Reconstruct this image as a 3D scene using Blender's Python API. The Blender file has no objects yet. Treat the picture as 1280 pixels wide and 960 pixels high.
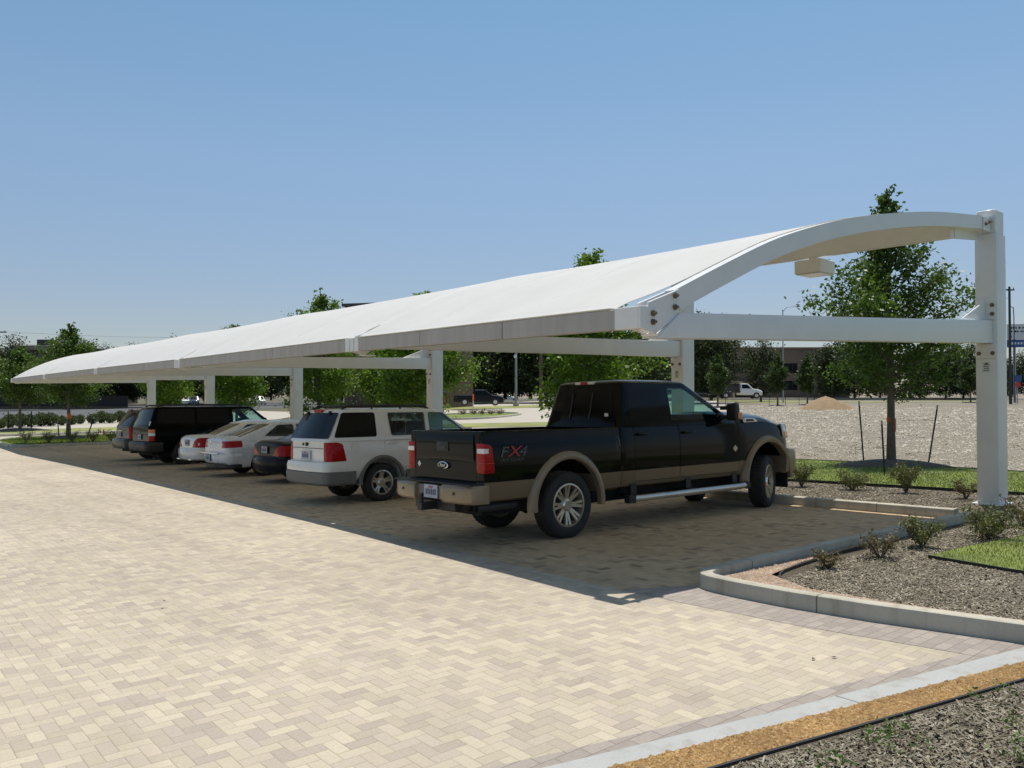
import bpy, bmesh, math, random
import numpy as np
from mathutils import Vector, Matrix

# ------------------------------------------------------------------ camera, sky, sun, exposure
S = bpy.context.scene
COL = S.collection
FPX = 1010.0                      # focal length in photo pixels (photo 1280 x 960)
CX, CY, HOR, HC = 640.0, 480.0, 498.0, 1.70
HEAD = math.pi / 2 - math.atan(855.0 / FPX)
PITCH = math.atan((HOR - CY) / FPX)
cam_d = bpy.data.cameras.new('camera')
cam = bpy.data.objects.new('camera', cam_d)
COL.objects.link(cam)
cam_d.sensor_fit = 'HORIZONTAL'
cam_d.sensor_width = 36.0
cam_d.lens = FPX / 1280.0 * 36.0
cam_d.clip_start = 0.1
cam_d.clip_end = 6000.0
cam.location = (0, 0, HC)
cam.rotation_euler = (math.pi / 2 + PITCH, 0, HEAD - math.pi / 2)
S.camera = cam

SUN_VEC = Vector((0.25, 0.13, 1.0)).normalized()
SUN_EL = math.asin(SUN_VEC.z)
SUN_AZ = math.atan2(SUN_VEC.x, SUN_VEC.y)
W = bpy.data.worlds.new('World')
S.world = W
W.use_nodes = True
wn = W.node_tree
bg = wn.nodes['Background']
sky = wn.nodes.new('ShaderNodeTexSky')
sky.sky_type = 'NISHITA'
sky.sun_disc = False
sky.sun_elevation = SUN_EL
sky.sun_rotation = SUN_AZ
sky.air_density = 1.0
sky.dust_density = 0.6
sky.ozone_density = 1.0
# the photographed sky is a little bluer overhead and duller towards the horizon
tc = wn.nodes.new('ShaderNodeTexCoord')
sx_ = wn.nodes.new('ShaderNodeSeparateXYZ')
wn.links.new(tc.outputs['Generated'], sx_.inputs[0])
rp_ = wn.nodes.new('ShaderNodeValToRGB')
wn.links.new(sx_.outputs[2], rp_.inputs[0])
els = rp_.color_ramp.elements
while len(els) < 5: els.new(0.5)
for e_, (p_, c_) in zip(els, ((0.0, (.70, .69, .76)), (0.11, (.79, .775, .83)), (0.28, (1.0, 1.045, 1.03)), (0.45, (.92, 1.14, 1.11)), (0.62, (.93, .97, .84)))):
    e_.position = p_; e_.color = (*[v * .87 for v in c_], 1)
mx_ = wn.nodes.new('ShaderNodeMix'); mx_.data_type = 'RGBA'; mx_.blend_type = 'MULTIPLY'
mx_.inputs[0].default_value = 1.0
wn.links.new(sky.outputs[0], mx_.inputs[6]); wn.links.new(rp_.outputs[0], mx_.inputs[7])
wn.links.new(mx_.outputs[2], bg.inputs[0])
bg.inputs[1].default_value = 0.13

sun_d = bpy.data.lights.new('sun', 'SUN')
sun_d.energy = 4.2
sun_d.angle = math.radians(0.53)
sun_d.color = (1.0, 0.955, 0.88)
sun = bpy.data.objects.new('sun', sun_d)
COL.objects.link(sun)
sun.location = (0, 0, 60)
sun.rotation_euler = SUN_VEC.to_track_quat('Z', 'Y').to_euler()

S.view_settings.view_transform = 'Standard'
S.view_settings.look = 'None'
S.view_settings.exposure = 0.0
S.view_settings.gamma = 1.0
S.render.engine = 'CYCLES'
S.cycles.max_bounces = 8
S.cycles.transparent_max_bounces = 12

# ------------------------------------------------------------------ terrain and surveying helpers
def clamp(v, a, b):
    return max(a, min(b, v))

def tz(x, y):
    """height of the ground: the car park drains away from the camera, the rubble lot rises"""
    w = 1.0 - clamp((x - 22.0) / 38.0, 0, 1)
    return -0.02 * (clamp(y, 4.5, 40.0) - 4.5) * w + 0.0125 * (clamp(x, 22.0, 130.0) - 22.0)

_F = np.array([math.cos(HEAD) * math.cos(PITCH), math.sin(HEAD) * math.cos(PITCH), math.sin(PITCH)])
_R = np.array([math.sin(HEAD), -math.cos(HEAD), 0.0])
_U = np.cross(_R, _F)

def ray(px, py):
    return _F + _R * (px - CX) / FPX - _U * (py - CY) / FPX

def gpt(px, py, dz=0.0):
    """ground point that the surveyed photo pixel looks at"""
    d = ray(px, py)
    z = 0.0
    p = None
    for i in range(60):
        t = (z + dz - HC) / d[2]
        p = d * t
        z = 0.6 * z + 0.4 * tz(p[0], p[1])
    return (float(p[0]), float(p[1]))

def at_depth(px, depth):
    """ground position at the given distance along the viewing axis, in the direction of column px"""
    d = _F + _R * (px - CX) / FPX
    d = d / (d @ _F) * depth
    return float(d[0]), float(d[1])

# ------------------------------------------------------------------ mesh builder
class MB:
    def __init__(self):
        self.v = []
        self.f = []

    def add(self, verts, faces):
        o = len(self.v)
        self.v.extend([tuple(p) for p in verts])
        self.f.extend([tuple(i + o for i in f) for f in faces])
        return self

    def box(self, x0, x1, y0, y1, z0, z1):
        v = [(x0, y0, z0), (x1, y0, z0), (x1, y1, z0), (x0, y1, z0),
             (x0, y0, z1), (x1, y0, z1), (x1, y1, z1), (x0, y1, z1)]
        return self.add(v, [(0, 3, 2, 1), (4, 5, 6, 7), (0, 1, 5, 4), (1, 2, 6, 5), (2, 3, 7, 6), (3, 0, 4, 7)])

    def hexa(self, lo, hi):
        """eight corners: lo = 4 points, hi = 4 points"""
        return self.add(list(lo) + list(hi),
                        [(0, 3, 2, 1), (4, 5, 6, 7), (0, 1, 5, 4), (1, 2, 6, 5), (2, 3, 7, 6), (3, 0, 4, 7)])

    def prism(self, poly, h0, h1, plane='xz'):
        n = len(poly)
        def mp(a, b, c):
            if plane == 'xz': return (a, c, b)
            if plane == 'yz': return (c, a, b)
            return (a, b, c)
        v = [mp(a, b, h0) for a, b in poly] + [mp(a, b, h1) for a, b in poly]
        f = [tuple(range(n)), tuple(range(2 * n - 1, n - 1, -1))]
        for i in range(n):
            j = (i + 1) % n
            f.append((i, i + n, j + n, j))
        return self.add(v, f)

    def tube(self, pts, r, n=8):
        pts = [Vector(p) for p in pts]
        if not hasattr(r, '__len__'):
            r = [r] * len(pts)
        rings = []
        up = Vector((0, 0, 1))
        prev = None
        for i, p in enumerate(pts):
            t = (pts[min(i + 1, len(pts) - 1)] - pts[max(i - 1, 0)]).normalized()
            if prev is None:
                a = t.cross(up if abs(t.z) < 0.9 else Vector((1, 0, 0))).normalized()
            else:
                a = (prev - t * prev.dot(t)).normalized()
            prev = a
            b = t.cross(a)
            rings.append([p + (a * math.cos(2 * math.pi * k / n) + b * math.sin(2 * math.pi * k / n)) * r[i]
                          for k in range(n)])
        return self.loft(rings)

    def loft(self, rings, closed=True, caps=True):
        n = len(rings[0])
        v = [p for r in rings for p in r]
        f = []
        for i in range(len(rings) - 1):
            for k in range(n if closed else n - 1):
                k2 = (k + 1) % n
                f.append((i * n + k, i * n + k2, (i + 1) * n + k2, (i + 1) * n + k))
        if caps:
            f.append(tuple(range(n - 1, -1, -1)))
            f.append(tuple((len(rings) - 1) * n + k for k in range(n)))
        return self.add(v, f)

    def lathe(self, prof, axis='y', n=32, c=(0, 0, 0), closed=False):
        """prof: (radius, height along the axis)"""
        rings = []
        for r, h in prof:
            ring = []
            for k in range(n):
                a = 2 * math.pi * k / n
                ca, sa = r * math.cos(a), r * math.sin(a)
                if axis == 'y': p = (ca, h, sa)
                elif axis == 'x': p = (h, ca, sa)
                else: p = (ca, sa, h)
                ring.append((p[0] + c[0], p[1] + c[1], p[2] + c[2]))
            rings.append(ring)
        if closed:
            rings.append(rings[0])
        return self.loft(rings, caps=not closed)

    def mirror_y(self):
        o = len(self.v)
        self.v += [(x, -y, z) for x, y, z in self.v]
        self.f += [tuple(reversed([i + o for i in f])) for f in self.f]
        return self

    def mesh(self, name, bevel=0.0, seg=1, smooth=None, recalc=True):
        bm = bmesh.new()
        vs = [bm.verts.new(p) for p in self.v]
        for f in self.f:
            try:
                bm.faces.new([vs[i] for i in f])
            except ValueError:
                pass
        bmesh.ops.remove_doubles(bm, verts=bm.verts, dist=1e-5)
        if recalc:
            bmesh.ops.recalc_face_normals(bm, faces=bm.faces)
        if bevel > 0:
            es = [e for e in bm.edges if len(e.link_faces) == 2 and e.calc_face_angle(0) > 0.6]
            bmesh.ops.bevel(bm, geom=es, offset=bevel, segments=seg, affect='EDGES', profile=0.6, clamp_overlap=True)
        me = bpy.data.meshes.new(name)
        bm.to_mesh(me)
        bm.free()
        if smooth is not None:
            for p in me.polygons:
                p.use_smooth = True
            me.set_sharp_from_angle(angle=math.radians(smooth))
        return me

    def build(self, name, mat, parent=None, bevel=0.0, seg=1, smooth=None, recalc=True):
        me = self.mesh(name, bevel, seg, smooth, recalc)
        return link(name, me, mat, parent)


def link(name, me, mat, parent=None):
    o = bpy.data.objects.new(name, me)
    COL.objects.link(o)
    if mat is not None:
        me.materials.clear()
        me.materials.append(mat)
    if parent is not None:
        o.parent = parent
    return o

def tag(o, label=None, cat=None, group=None, kind=None):
    if label: o['label'] = label
    if cat: o['category'] = cat
    if group: o['group'] = group
    if kind: o['kind'] = kind
    return o

def empty(name, loc, label=None, cat=None, group=None, rot=(0, 0, 0)):
    o = bpy.data.objects.new(name, None)
    COL.objects.link(o)
    o.empty_display_size = 0.3
    o.location = loc
    o.rotation_euler = rot
    return tag(o, label, cat, group)

def kids(o):
    return [c for c in bpy.data.objects if c.parent == o]

def copy_tree(o, parent=None):
    c = o.copy()
    COL.objects.link(c)
    c.parent = parent
    for ch in kids(o):
        copy_tree(ch, c)
    return c

def boolop(o, cutter, op='DIFFERENCE', smooth=30):
    cm = cutter.mesh('cutter')
    co = bpy.data.objects.new('cutter', cm)
    COL.objects.link(co)
    m = o.modifiers.new('b', 'BOOLEAN')
    m.object = co
    m.operation = op
    m.solver = 'EXACT'
    bpy.context.view_layer.update()
    dg = bpy.context.evaluated_depsgraph_get()
    me = bpy.data.meshes.new_from_object(o.evaluated_get(dg))
    o.modifiers.clear()
    old = o.data
    o.data = me
    me.name = o.name
    bpy.data.objects.remove(co)
    bpy.data.meshes.remove(cm)
    for p in me.polygons:
        p.use_smooth = True
    me.set_sharp_from_angle(angle=math.radians(smooth))
    return o

def cut_part(body, name, mat, inner, outer, parent, smooth=30):
    """take a piece (a door, a tailgate) out of the closed body: the piece keeps the body's curvature, a gap stays round it"""
    me = body.data.copy()
    o = link(name, me, mat, parent)
    boolop(o, inner, 'INTERSECT', smooth)
    o.data.materials.clear()
    o.data.materials.append(mat)
    boolop(body, outer, 'DIFFERENCE', smooth)
    return o

def round_poly(poly, r, n=4):
    out = []
    m = len(poly)
    for i in range(m):
        p = Vector(poly[i]); a = Vector(poly[i - 1]); b = Vector(poly[(i + 1) % m])
        rr = r[i] if hasattr(r, '__len__') else r
        da, db = (a - p), (b - p)
        rr = min(rr, da.length * 0.45, db.length * 0.45)
        if rr < 1e-4:
            out.append(tuple(p)); continue
        p0 = p + da.normalized() * rr
        p1 = p + db.normalized() * rr
        for k in range(n + 1):
            t = k / n
            q = p0 * (1 - t) ** 2 + p * 2 * t * (1 - t) + p1 * t * t
            out.append((q.x, q.y))
    return out

def lerp(a, b, t):
    return a + (b - a) * t

def hermite(keys, x):
    """monotone-ish cubic through (x, value) keys"""
    ks = keys
    if x <= ks[0][0]: return ks[0][1]
    if x >= ks[-1][0]: return ks[-1][1]
    for i in range(len(ks) - 1):
        if ks[i][0] <= x <= ks[i + 1][0]:
            break
    x0, y0 = ks[i]; x1, y1 = ks[i + 1]
    d = (y1 - y0) / (x1 - x0)
    def sl(j):
        if j <= 0 or j >= len(ks) - 1:
            return d
        a = (ks[j][1] - ks[j - 1][1]) / (ks[j][0] - ks[j - 1][0])
        b = (ks[j + 1][1] - ks[j][1]) / (ks[j + 1][0] - ks[j][0])
        if a * b <= 0: return 0.0
        return 2 * a * b / (a + b)
    m0, m1 = sl(i), sl(i + 1)
    h = x1 - x0
    t = (x - x0) / h
    return ((2 * t ** 3 - 3 * t ** 2 + 1) * y0 + (t ** 3 - 2 * t ** 2 + t) * h * m0
            + (-2 * t ** 3 + 3 * t ** 2) * y1 + (t ** 3 - t ** 2) * h * m1)
# ------------------------------------------------------------------ procedural materials
class NT:
    """small helper for building node trees"""
    def __init__(self, name):
        self.m = bpy.data.materials.new(name)
        self.m.use_nodes = True
        self.t = self.m.node_tree
        self.b = self.t.nodes['Principled BSDF']
        self.out = self.t.nodes['Material Output']

    def n(self, typ, **kw):
        nd = self.t.nodes.new(typ)
        for k, v in kw.items():
            setattr(nd, k, v)
        return nd

    def l(self, a, b):
        self.t.links.new(a, b)

    def setin(self, sock, v):
        if isinstance(v, bpy.types.NodeSocket):
            self.l(v, sock)
        else:
            sock.default_value = v

    def math(self, op, a, b=None, c=None, cl=False):
        nd = self.n('ShaderNodeMath', operation=op, use_clamp=cl)
        self.setin(nd.inputs[0], a)
        if b is not None: self.setin(nd.inputs[1], b)
        if c is not None: self.setin(nd.inputs[2], c)
        return nd.outputs[0]

    def mixc(self, fac, a, b, blend='MIX'):
        nd = self.n('ShaderNodeMix', data_type='RGBA', blend_type=blend)
        self.setin(nd.inputs[0], fac)
        self.setin(nd.inputs[6], a if isinstance(a, bpy.types.NodeSocket) else (*a, 1))
        self.setin(nd.inputs[7], b if isinstance(b, bpy.types.NodeSocket) else (*b, 1))
        return nd.outputs[2]

    def mixf(self, fac, a, b):
        nd = self.n('ShaderNodeMix', data_type='FLOAT')
        self.setin(nd.inputs[0], fac)
        self.setin(nd.inputs[2], a)
        self.setin(nd.inputs[3], b)
        return nd.outputs[0]

    def coords(self, kind='Object'):
        return self.n('ShaderNodeTexCoord').outputs[kind]

    def noise(self, vec, scale, detail=3, rough=0.55, out=0, dim='3D'):
        nd = self.n('ShaderNodeTexNoise', noise_dimensions=dim)
        self.l(vec, nd.inputs['Vector'])
        nd.inputs['Scale'].default_value = scale
        nd.inputs['Detail'].default_value = detail
        nd.inputs['Roughness'].default_value = rough
        return nd.outputs[out]

    def voro(self, vec, scale, feature='F1', out='Distance', rnd=1.0):
        nd = self.n('ShaderNodeTexVoronoi', feature=feature)
        self.l(vec, nd.inputs['Vector'])
        nd.inputs['Scale'].default_value = scale
        nd.inputs['Randomness'].default_value = rnd
        return nd.outputs[out]

    def ramp(self, fac, stops):
        nd = self.n('ShaderNodeValToRGB')
        self.l(fac, nd.inputs[0])
        e = nd.color_ramp.elements
        while len(e) < len(stops):
            e.new(0.5)
        for el, (p, c) in zip(e, stops):
            el.position = p
            el.color = (*c, 1) if len(c) == 3 else c
        return nd.outputs[0]

    def rng(self, v, a, b, c, d):
        nd = self.n('ShaderNodeMapRange')
        self.l(v, nd.inputs[0])
        for i, q in enumerate((a, b, c, d)):
            nd.inputs[i + 1].default_value = q
        return nd.outputs[0]

    def bump(self, h, strength=0.3, dist=0.01):
        nd = self.n('ShaderNodeBump')
        nd.inputs['Strength'].default_value = strength
        nd.inputs['Distance'].default_value = dist
        self.l(h, nd.inputs['Height'])
        self.l(nd.outputs[0], self.b.inputs['Normal'])

    def scaled(self, vec, s):
        nd = self.n('ShaderNodeMapping')
        self.l(vec, nd.inputs[0])
        nd.inputs['Scale'].default_value = s
        return nd.outputs[0]

    def base(self, c):
        self.setin(self.b.inputs['Base Color'], c if isinstance(c, bpy.types.NodeSocket) else (*c, 1))
        return self

    def fin(self, rough=0.6, metal=0.0, spec=0.5, coat=0.0):
        self.setin(self.b.inputs['Roughness'], rough)
        self.setin(self.b.inputs['Metallic'], metal)
        self.b.inputs['Specular IOR Level'].default_value = spec
        if coat:
            self.b.inputs['Coat Weight'].default_value = coat
            self.b.inputs['Coat Roughness'].default_value = 0.04
        return self.m


def simple(name, c, rough=0.5, metal=0.0, spec=0.5, var=0.08, scale=6.0, coat=0.0, bump=0.0):
    t = NT(name)
    co = t.coords()
    nz = t.noise(co, scale, 4)
    lo = tuple(v * (1 - var) for v in c)
    hi = tuple(min(1, v * (1 + var)) for v in c)
    t.base(t.ramp(nz, [(0.3, lo), (0.7, hi)]))
    if bump:
        t.bump(t.noise(co, scale * 8, 3), bump, 0.01)
    r = t.rng(nz, 0.3, 0.7, max(0.02, rough * 0.85), min(1, rough * 1.15))
    return t.fin(r, metal, spec, coat)


def paver_mat(name, A, B, C, unit=0.078, joint=(0.20, 0.16, 0.11), blotch=(0.86, 1.08), thr=(0.45, 0.62), marks=()):
    """herringbone clay-and-concrete block paving; A, B, C = the three block colours"""
    t = NT(name)
    co = t.coords()
    sp = t.n('ShaderNodeSeparateXYZ')
    t.l(co, sp.inputs[0])
    X = t.math('MULTIPLY', sp.outputs[0], 1.0 / unit)
    Y = t.math('MULTIPLY', sp.outputs[1], 1.0 / unit)
    wob = t.noise(co, 9.0, 2)
    wv = t.math('MULTIPLY', t.math('SUBTRACT', wob, 0.5), 0.06)
    X = t.math('ADD', X, wv)
    Y = t.math('ADD', Y, wv)
    i = t.math('FLOOR', X)
    j = t.math('FLOOR', Y)
    fx = t.math('SUBTRACT', X, i)
    fy = t.math('SUBTRACT', Y, j)
    k = t.math('FLOORED_MODULO', t.math('SUBTRACT', i, j), 4.0)
    k = t.math('ROUND', k)
    isH = t.math('LESS_THAN', k, 1.5)
    k1 = t.math('COMPARE', k, 1.0, 0.1)
    k2 = t.math('COMPARE', k, 2.0, 0.1)
    idx = t.math('SUBTRACT', i, k1)
    idy = t.math('SUBTRACT', j, k2)
    # distance to the block edge, in units
    uH = t.math('ADD', fx, k1)
    eH = t.math('MINIMUM', t.math('MINIMUM', uH, t.math('SUBTRACT', 2.0, uH)),
                t.math('MINIMUM', fy, t.math('SUBTRACT', 1.0, fy)))
    uV = t.math('ADD', fy, k2)
    eV = t.math('MINIMUM', t.math('MINIMUM', uV, t.math('SUBTRACT', 2.0, uV)),
                t.math('MINIMUM', fx, t.math('SUBTRACT', 1.0, fx)))
    e = t.mixf(isH, eV, eH)
    cb = t.n('ShaderNodeCombineXYZ')
    t.l(idx, cb.inputs[0]); t.l(idy, cb.inputs[1]); t.l(isH, cb.inputs[2])
    wh = t.n('ShaderNodeTexWhiteNoise', noise_dimensions='3D')
    t.l(cb.outputs[0], wh.inputs['Vector'])
    rnd = wh.outputs['Value']
    patch = t.noise(co, 0.9, 3)
    sel = t.math('ADD', t.math('MULTIPLY', rnd, 0.75), t.math('MULTIPLY', patch, 0.5))
    sel = t.math('SUBTRACT', sel, 0.12)
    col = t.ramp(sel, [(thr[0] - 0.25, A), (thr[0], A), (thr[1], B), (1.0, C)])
    # tone varies inside and between blocks, and in broad worn patches
    sep = t.n('ShaderNodeSeparateColor')
    t.l(wh.outputs['Color'], sep.inputs[0])
    tone = t.rng(sep.outputs[1], 0, 1, 0.90, 1.08)
    fine = t.rng(t.noise(co, 55.0, 4, 0.65), 0.25, 0.75, 0.90, 1.09)
    worn = t.rng(t.noise(co, 0.22, 4), 0.3, 0.7, blotch[0], blotch[1])
    tone = t.math('MULTIPLY', t.math('MULTIPLY', tone, fine), worn)
    vm = t.n('ShaderNodeVectorMath', operation='SCALE')
    t.l(col, vm.inputs[0]); t.l(tone, vm.inputs['Scale'])
    mask = t.rng(e, 0.006, 0.034, 0.25, 1.0)
    col2 = t.mixc(mask, joint, vm.outputs[0])
    # sand blown over the joints, tyre tracks worn along the aisle, scuffs
    sand = t.rng(t.noise(co, 2.6, 5, 0.7), 0.42, 0.62, 0.0, 0.55)
    col2 = t.mixc(sand, col2, vm.outputs[0])
    tv = t.scaled(co, (1.5, 0.05, 1.0))
    trk = t.rng(t.noise(tv, 1.0, 4, 0.6), 0.50, 0.72, 0.0, 0.26)
    col2 = t.mixc(trk, col2, (0.22, 0.185, 0.145))
    gr = t.rng(t.noise(co, 170.0, 2, 0.6), 0.35, 0.7, 0.92, 1.06)
    vg = t.n('ShaderNodeVectorMath', operation='SCALE')
    t.l(col2, vg.inputs[0]); t.l(gr, vg.inputs['Scale'])
    col2 = vg.outputs[0]
    # round scuffs left by turning tyres
    for (mx0, my0, mr) in marks:
        dv_ = t.n('ShaderNodeVectorMath', operation='DISTANCE')
        t.l(co, dv_.inputs[0]); dv_.inputs[1].default_value = (mx0, my0, 0.0)
        ring = t.math('ABSOLUTE', t.math('SUBTRACT', dv_.outputs['Value'], mr))
        rf = t.rng(ring, 0.004, 0.016, 0.30, 0.0)
        rf = t.math('MULTIPLY', rf, t.rng(t.noise(co, 6.0, 3), 0.4, 0.6, 0.0, 1.0))
        col2 = t.mixc(rf, col2, (0.20, 0.165, 0.125))
    # scattered rubber and oil marks
    st = t.rng(t.noise(co, 1.7, 5, 0.7), 0.62, 0.8, 0.0, 0.22)
    col2 = t.mixc(st, col2, (0.13, 0.11, 0.085))
    t.base(col2)
    h = t.rng(e, 0.0, 0.10, 0.0, 1.0)
    h2 = t.math('ADD', h, t.math('MULTIPLY', sep.outputs[2], 0.35))
    h2 = t.math('ADD', h2, t.math('MULTIPLY', fine, 0.5))
    t.bump(h2, 0.35, 0.006)
    return t.fin(0.88, 0, 0.25)


def course_mat(name, A, B, du=0.17, dv=0.085, joint=(0.25, 0.21, 0.18)):
    """soldier course of blocks laid across the band (runs along object X)"""
    t = NT(name)
    co = t.coords()
    br = t.n('ShaderNodeTexBrick')
    t.l(co, br.inputs['Vector'])
    br.offset = 0.5
    br.inputs['Scale'].default_value = 1.0
    br.inputs['Brick Width'].default_value = du
    br.inputs['Row Height'].default_value = dv
    br.inputs['Mortar Size'].default_value = 0.004
    br.inputs['Mortar Smooth'].default_value = 0.3
    br.inputs['Color1'].default_value = (*A, 1)
    br.inputs['Color2'].default_value = (*B, 1)
    br.inputs['Mortar'].default_value = (*joint, 1)
    fine = t.rng(t.noise(co, 40.0, 4, 0.65), 0.25, 0.75, 0.88, 1.1)
    vm = t.n('ShaderNodeVectorMath', operation='SCALE')
    t.l(br.outputs[0], vm.inputs[0]); t.l(fine, vm.inputs['Scale'])
    t.base(vm.outputs[0])
    t.bump(t.math('MULTIPLY', br.outputs['Fac'], -1.0), 0.3, 0.006)
    return t.fin(0.88, 0, 0.25)


def concrete_mat(name, c, dark=0.75, joint=0.0):
    t = NT(name)
    co = t.coords()
    n1 = t.noise(co, 1.4, 6, 0.65)
    n2 = t.noise(co, 60.0, 4, 0.7)
    base = t.ramp(n1, [(0.3, tuple(v * dark for v in c)), (0.62, c)])
    base = t.mixc(t.rng(n2, 0.3, 0.8, 0.0, 0.35), base, tuple(v * 0.6 for v in c))
    # tooled joints every few metres, dirt along the foot
    sp = t.n('ShaderNodeSeparateXYZ')
    t.l(co, sp.inputs[0])
    for ax, off in ((0, .7), (1, .13)):
        fr_ = t.math('FRACT', t.math('ADD', t.math('MULTIPLY', sp.outputs[ax], 1 / 2.45), off))
        jt = t.rng(t.math('ABSOLUTE', t.math('SUBTRACT', fr_, 0.5)), 0.0016, 0.0034, 0.75, 0.0)
        base = t.mixc(jt, base, (0.07, 0.06, 0.05))
    # drip stains running down the faces
    stv = t.scaled(co, (7.0, 7.0, 0.6))
    st = t.rng(t.noise(stv, 1.0, 4, 0.6), 0.52, 0.75, 0.0, 0.45)
    base = t.mixc(st, base, (0.20, 0.15, 0.09))
    t.base(base)
    t.bump(n2, 0.2, 0.004)
    return t.fin(0.9, 0, 0.3)


def stones_mat(name, cols, scale, bump=0.8, dist=0.02, blot=None):
    t = NT(name)
    co = t.coords()
    vo = t.n('ShaderNodeTexVoronoi', feature='F1')
    t.l(co, vo.inputs['Vector'])
    vo.inputs['Scale'].default_value = scale
    sep = t.n('ShaderNodeSeparateColor')
    t.l(vo.outputs['Color'], sep.inputs[0])
    n = len(cols)
    base = t.ramp(sep.outputs[0], [(i / (n - 1), c) for i, c in enumerate(cols)])
    edge = t.rng(vo.outputs['Distance'], 0.35, 0.75, 1.0, 0.55)
    vm = t.n('ShaderNodeVectorMath', operation='SCALE')
    t.l(base, vm.inputs[0]); t.l(edge, vm.inputs['Scale'])
    c = vm.outputs[0]
    if blot:
        c = t.mixc(t.rng(t.noise(co, blot[1], 5, 0.65), 0.45, 0.7, 0.0, blot[2]), c, blot[0])
    t.base(c)
    hh = t.math('ADD', t.math('MULTIPLY', vo.outputs['Distance'], -1.0), t.math('MULTIPLY', sep.outputs[1], 0.4))
    t.bump(hh, bump, dist)
    return t.fin(0.92, 0, 0.2)


def island_mat(name, cols, rough=0.6, trans=0.0, noise_scale=0.6, var=0.35):
    """leaves, blades and chips: each loose piece gets its own tone"""
    t = NT(name)
    geo = t.n('ShaderNodeNewGeometry')
    n = len(cols)
    base = t.ramp(geo.outputs['Random Per Island'], [(i / max(1, n - 1), c) for i, c in enumerate(cols)])
    co = t.coords()
    nz = t.rng(t.noise(co, noise_scale, 3), 0.3, 0.7, 1 - var, 1 + var)
    vm = t.n('ShaderNodeVectorMath', operation='SCALE')
    t.l(base, vm.inputs[0]); t.l(nz, vm.inputs['Scale'])
    t.base(vm.outputs[0])
    m = t.fin(rough, 0, 0.35)
    if trans:
        tr = t.n('ShaderNodeBsdfTranslucent')
        cc = t.mixc(1.0, vm.outputs[0], (1.25, 1.35, 0.55), 'MULTIPLY')
        t.l(cc, tr.inputs[0])
        mx = t.n('ShaderNodeMixShader')
        mx.inputs[0].default_value = trans
        t.l(t.b.outputs[0], mx.inputs[1]); t.l(tr.outputs[0], mx.inputs[2])
        t.l(mx.outputs[0], t.out.inputs[0])
    return m


def two_tone(name, upper, lower, z):
    t = NT(name)
    co = t.coords()
    sp = t.n('ShaderNodeSeparateXYZ')
    t.l(co, sp.inputs[0])
    f = t.rng(sp.outputs[2], z - 0.004, z + 0.004, 0, 1)
    dust = t.rng(t.noise(co, 3.0, 5, 0.6), 0.45, 0.75, 0.0, 0.02)
    c = t.mixc(f, lower, upper)
    c = t.mixc(dust, c, (0.22, 0.18, 0.13))
    t.base(c)
    t.setin(t.b.inputs['Metallic'], t.mixf(f, 0.35, 0.0))
    t.setin(t.b.inputs['Roughness'], t.mixf(f, 0.34, 0.07))
    t.b.inputs['Coat Weight'].default_value = 0.0
    t.b.inputs['Specular IOR Level'].default_value = 0.2
    t.b.inputs['Coat Roughness'].default_value = 0.05
    return t.m


def glass_mat(name, tint, fac=0.75, rough=0.03):
    """car glass: partly clear, tinted, with a sharp reflection"""
    t = NT(name)
    tr = t.n('ShaderNodeBsdfTransparent')
    tr.inputs[0].default_value = (*tint, 1)
    gl = t.n('ShaderNodeBsdfGlossy')
    gl.inputs[0].default_value = (0.9, 0.95, 1.0, 1)
    co = t.coords()
    t.l(t.rng(t.noise(co, 5.0, 2), 0.3, 0.7, rough, rough * 2), gl.inputs['Roughness'])
    fr = t.n('ShaderNodeFresnel')
    fr.inputs[0].default_value = 1.5
    ge = t.n('ShaderNodeNewGeometry')
    mx = t.n('ShaderNodeMixShader')
    t.l(t.math('MULTIPLY', t.math('MULTIPLY', fr.outputs[0], 0.8), t.math('SUBTRACT', 1.0, ge.outputs['Backfacing'])), mx.inputs[0])
    t.l(tr.outputs[0], mx.inputs[1]); t.l(gl.outputs[0], mx.inputs[2])
    t.l(mx.outputs[0], t.out.inputs[0])
    return t.m


M = {}
M['paver'] = paver_mat('paver_blocks', (0.55, 0.478, 0.362), (0.505, 0.432, 0.343), (0.44, 0.377, 0.315),
                       marks=((3.33, 3.61, 0.09), (3.42, 3.58, 0.13), (2.6, 5.9, 0.16), (4.3, 6.2, 0.12)))
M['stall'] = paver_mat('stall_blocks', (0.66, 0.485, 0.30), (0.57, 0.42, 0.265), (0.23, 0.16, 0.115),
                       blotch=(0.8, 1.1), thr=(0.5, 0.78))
M['course'] = course_mat('grey_course_blocks', (0.40, 0.345, 0.30), (0.31, 0.27, 0.24))
M['concrete'] = concrete_mat('kerb_concrete', (0.56, 0.52, 0.425), 0.72)
M['strip'] = concrete_mat('flush_concrete', (0.47, 0.47, 0.45), 0.9)
M['drive'] = concrete_mat('driveway_concrete', (0.52, 0.47, 0.40), 0.9)
M['asphalt'] = simple('asphalt', (0.10, 0.10, 0.10), 0.9, var=0.2, scale=0.5)
M['gravel_orange'] = stones_mat('orange_gravel', [(0.21, 0.115, 0.04), (0.33, 0.19, 0.07), (0.27, 0.145, 0.045), (0.41, 0.28, 0.13)], 85, 0.9, 0.012)
M['gravel_pink'] = stones_mat('pink_gravel', [(0.29, 0.195, 0.13), (0.40, 0.29, 0.21), (0.34, 0.24, 0.165), (0.46, 0.37, 0.29)], 70, 0.9, 0.012)
M['mulch'] = stones_mat('mulch_bed', [(0.16, 0.132, 0.092), (0.26, 0.222, 0.158), (0.20, 0.167, 0.116), (0.33, 0.288, 0.215)], 90, 1.0, 0.02,
                        ((0.13, 0.10, 0.075), 2.0, 0.5))
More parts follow.
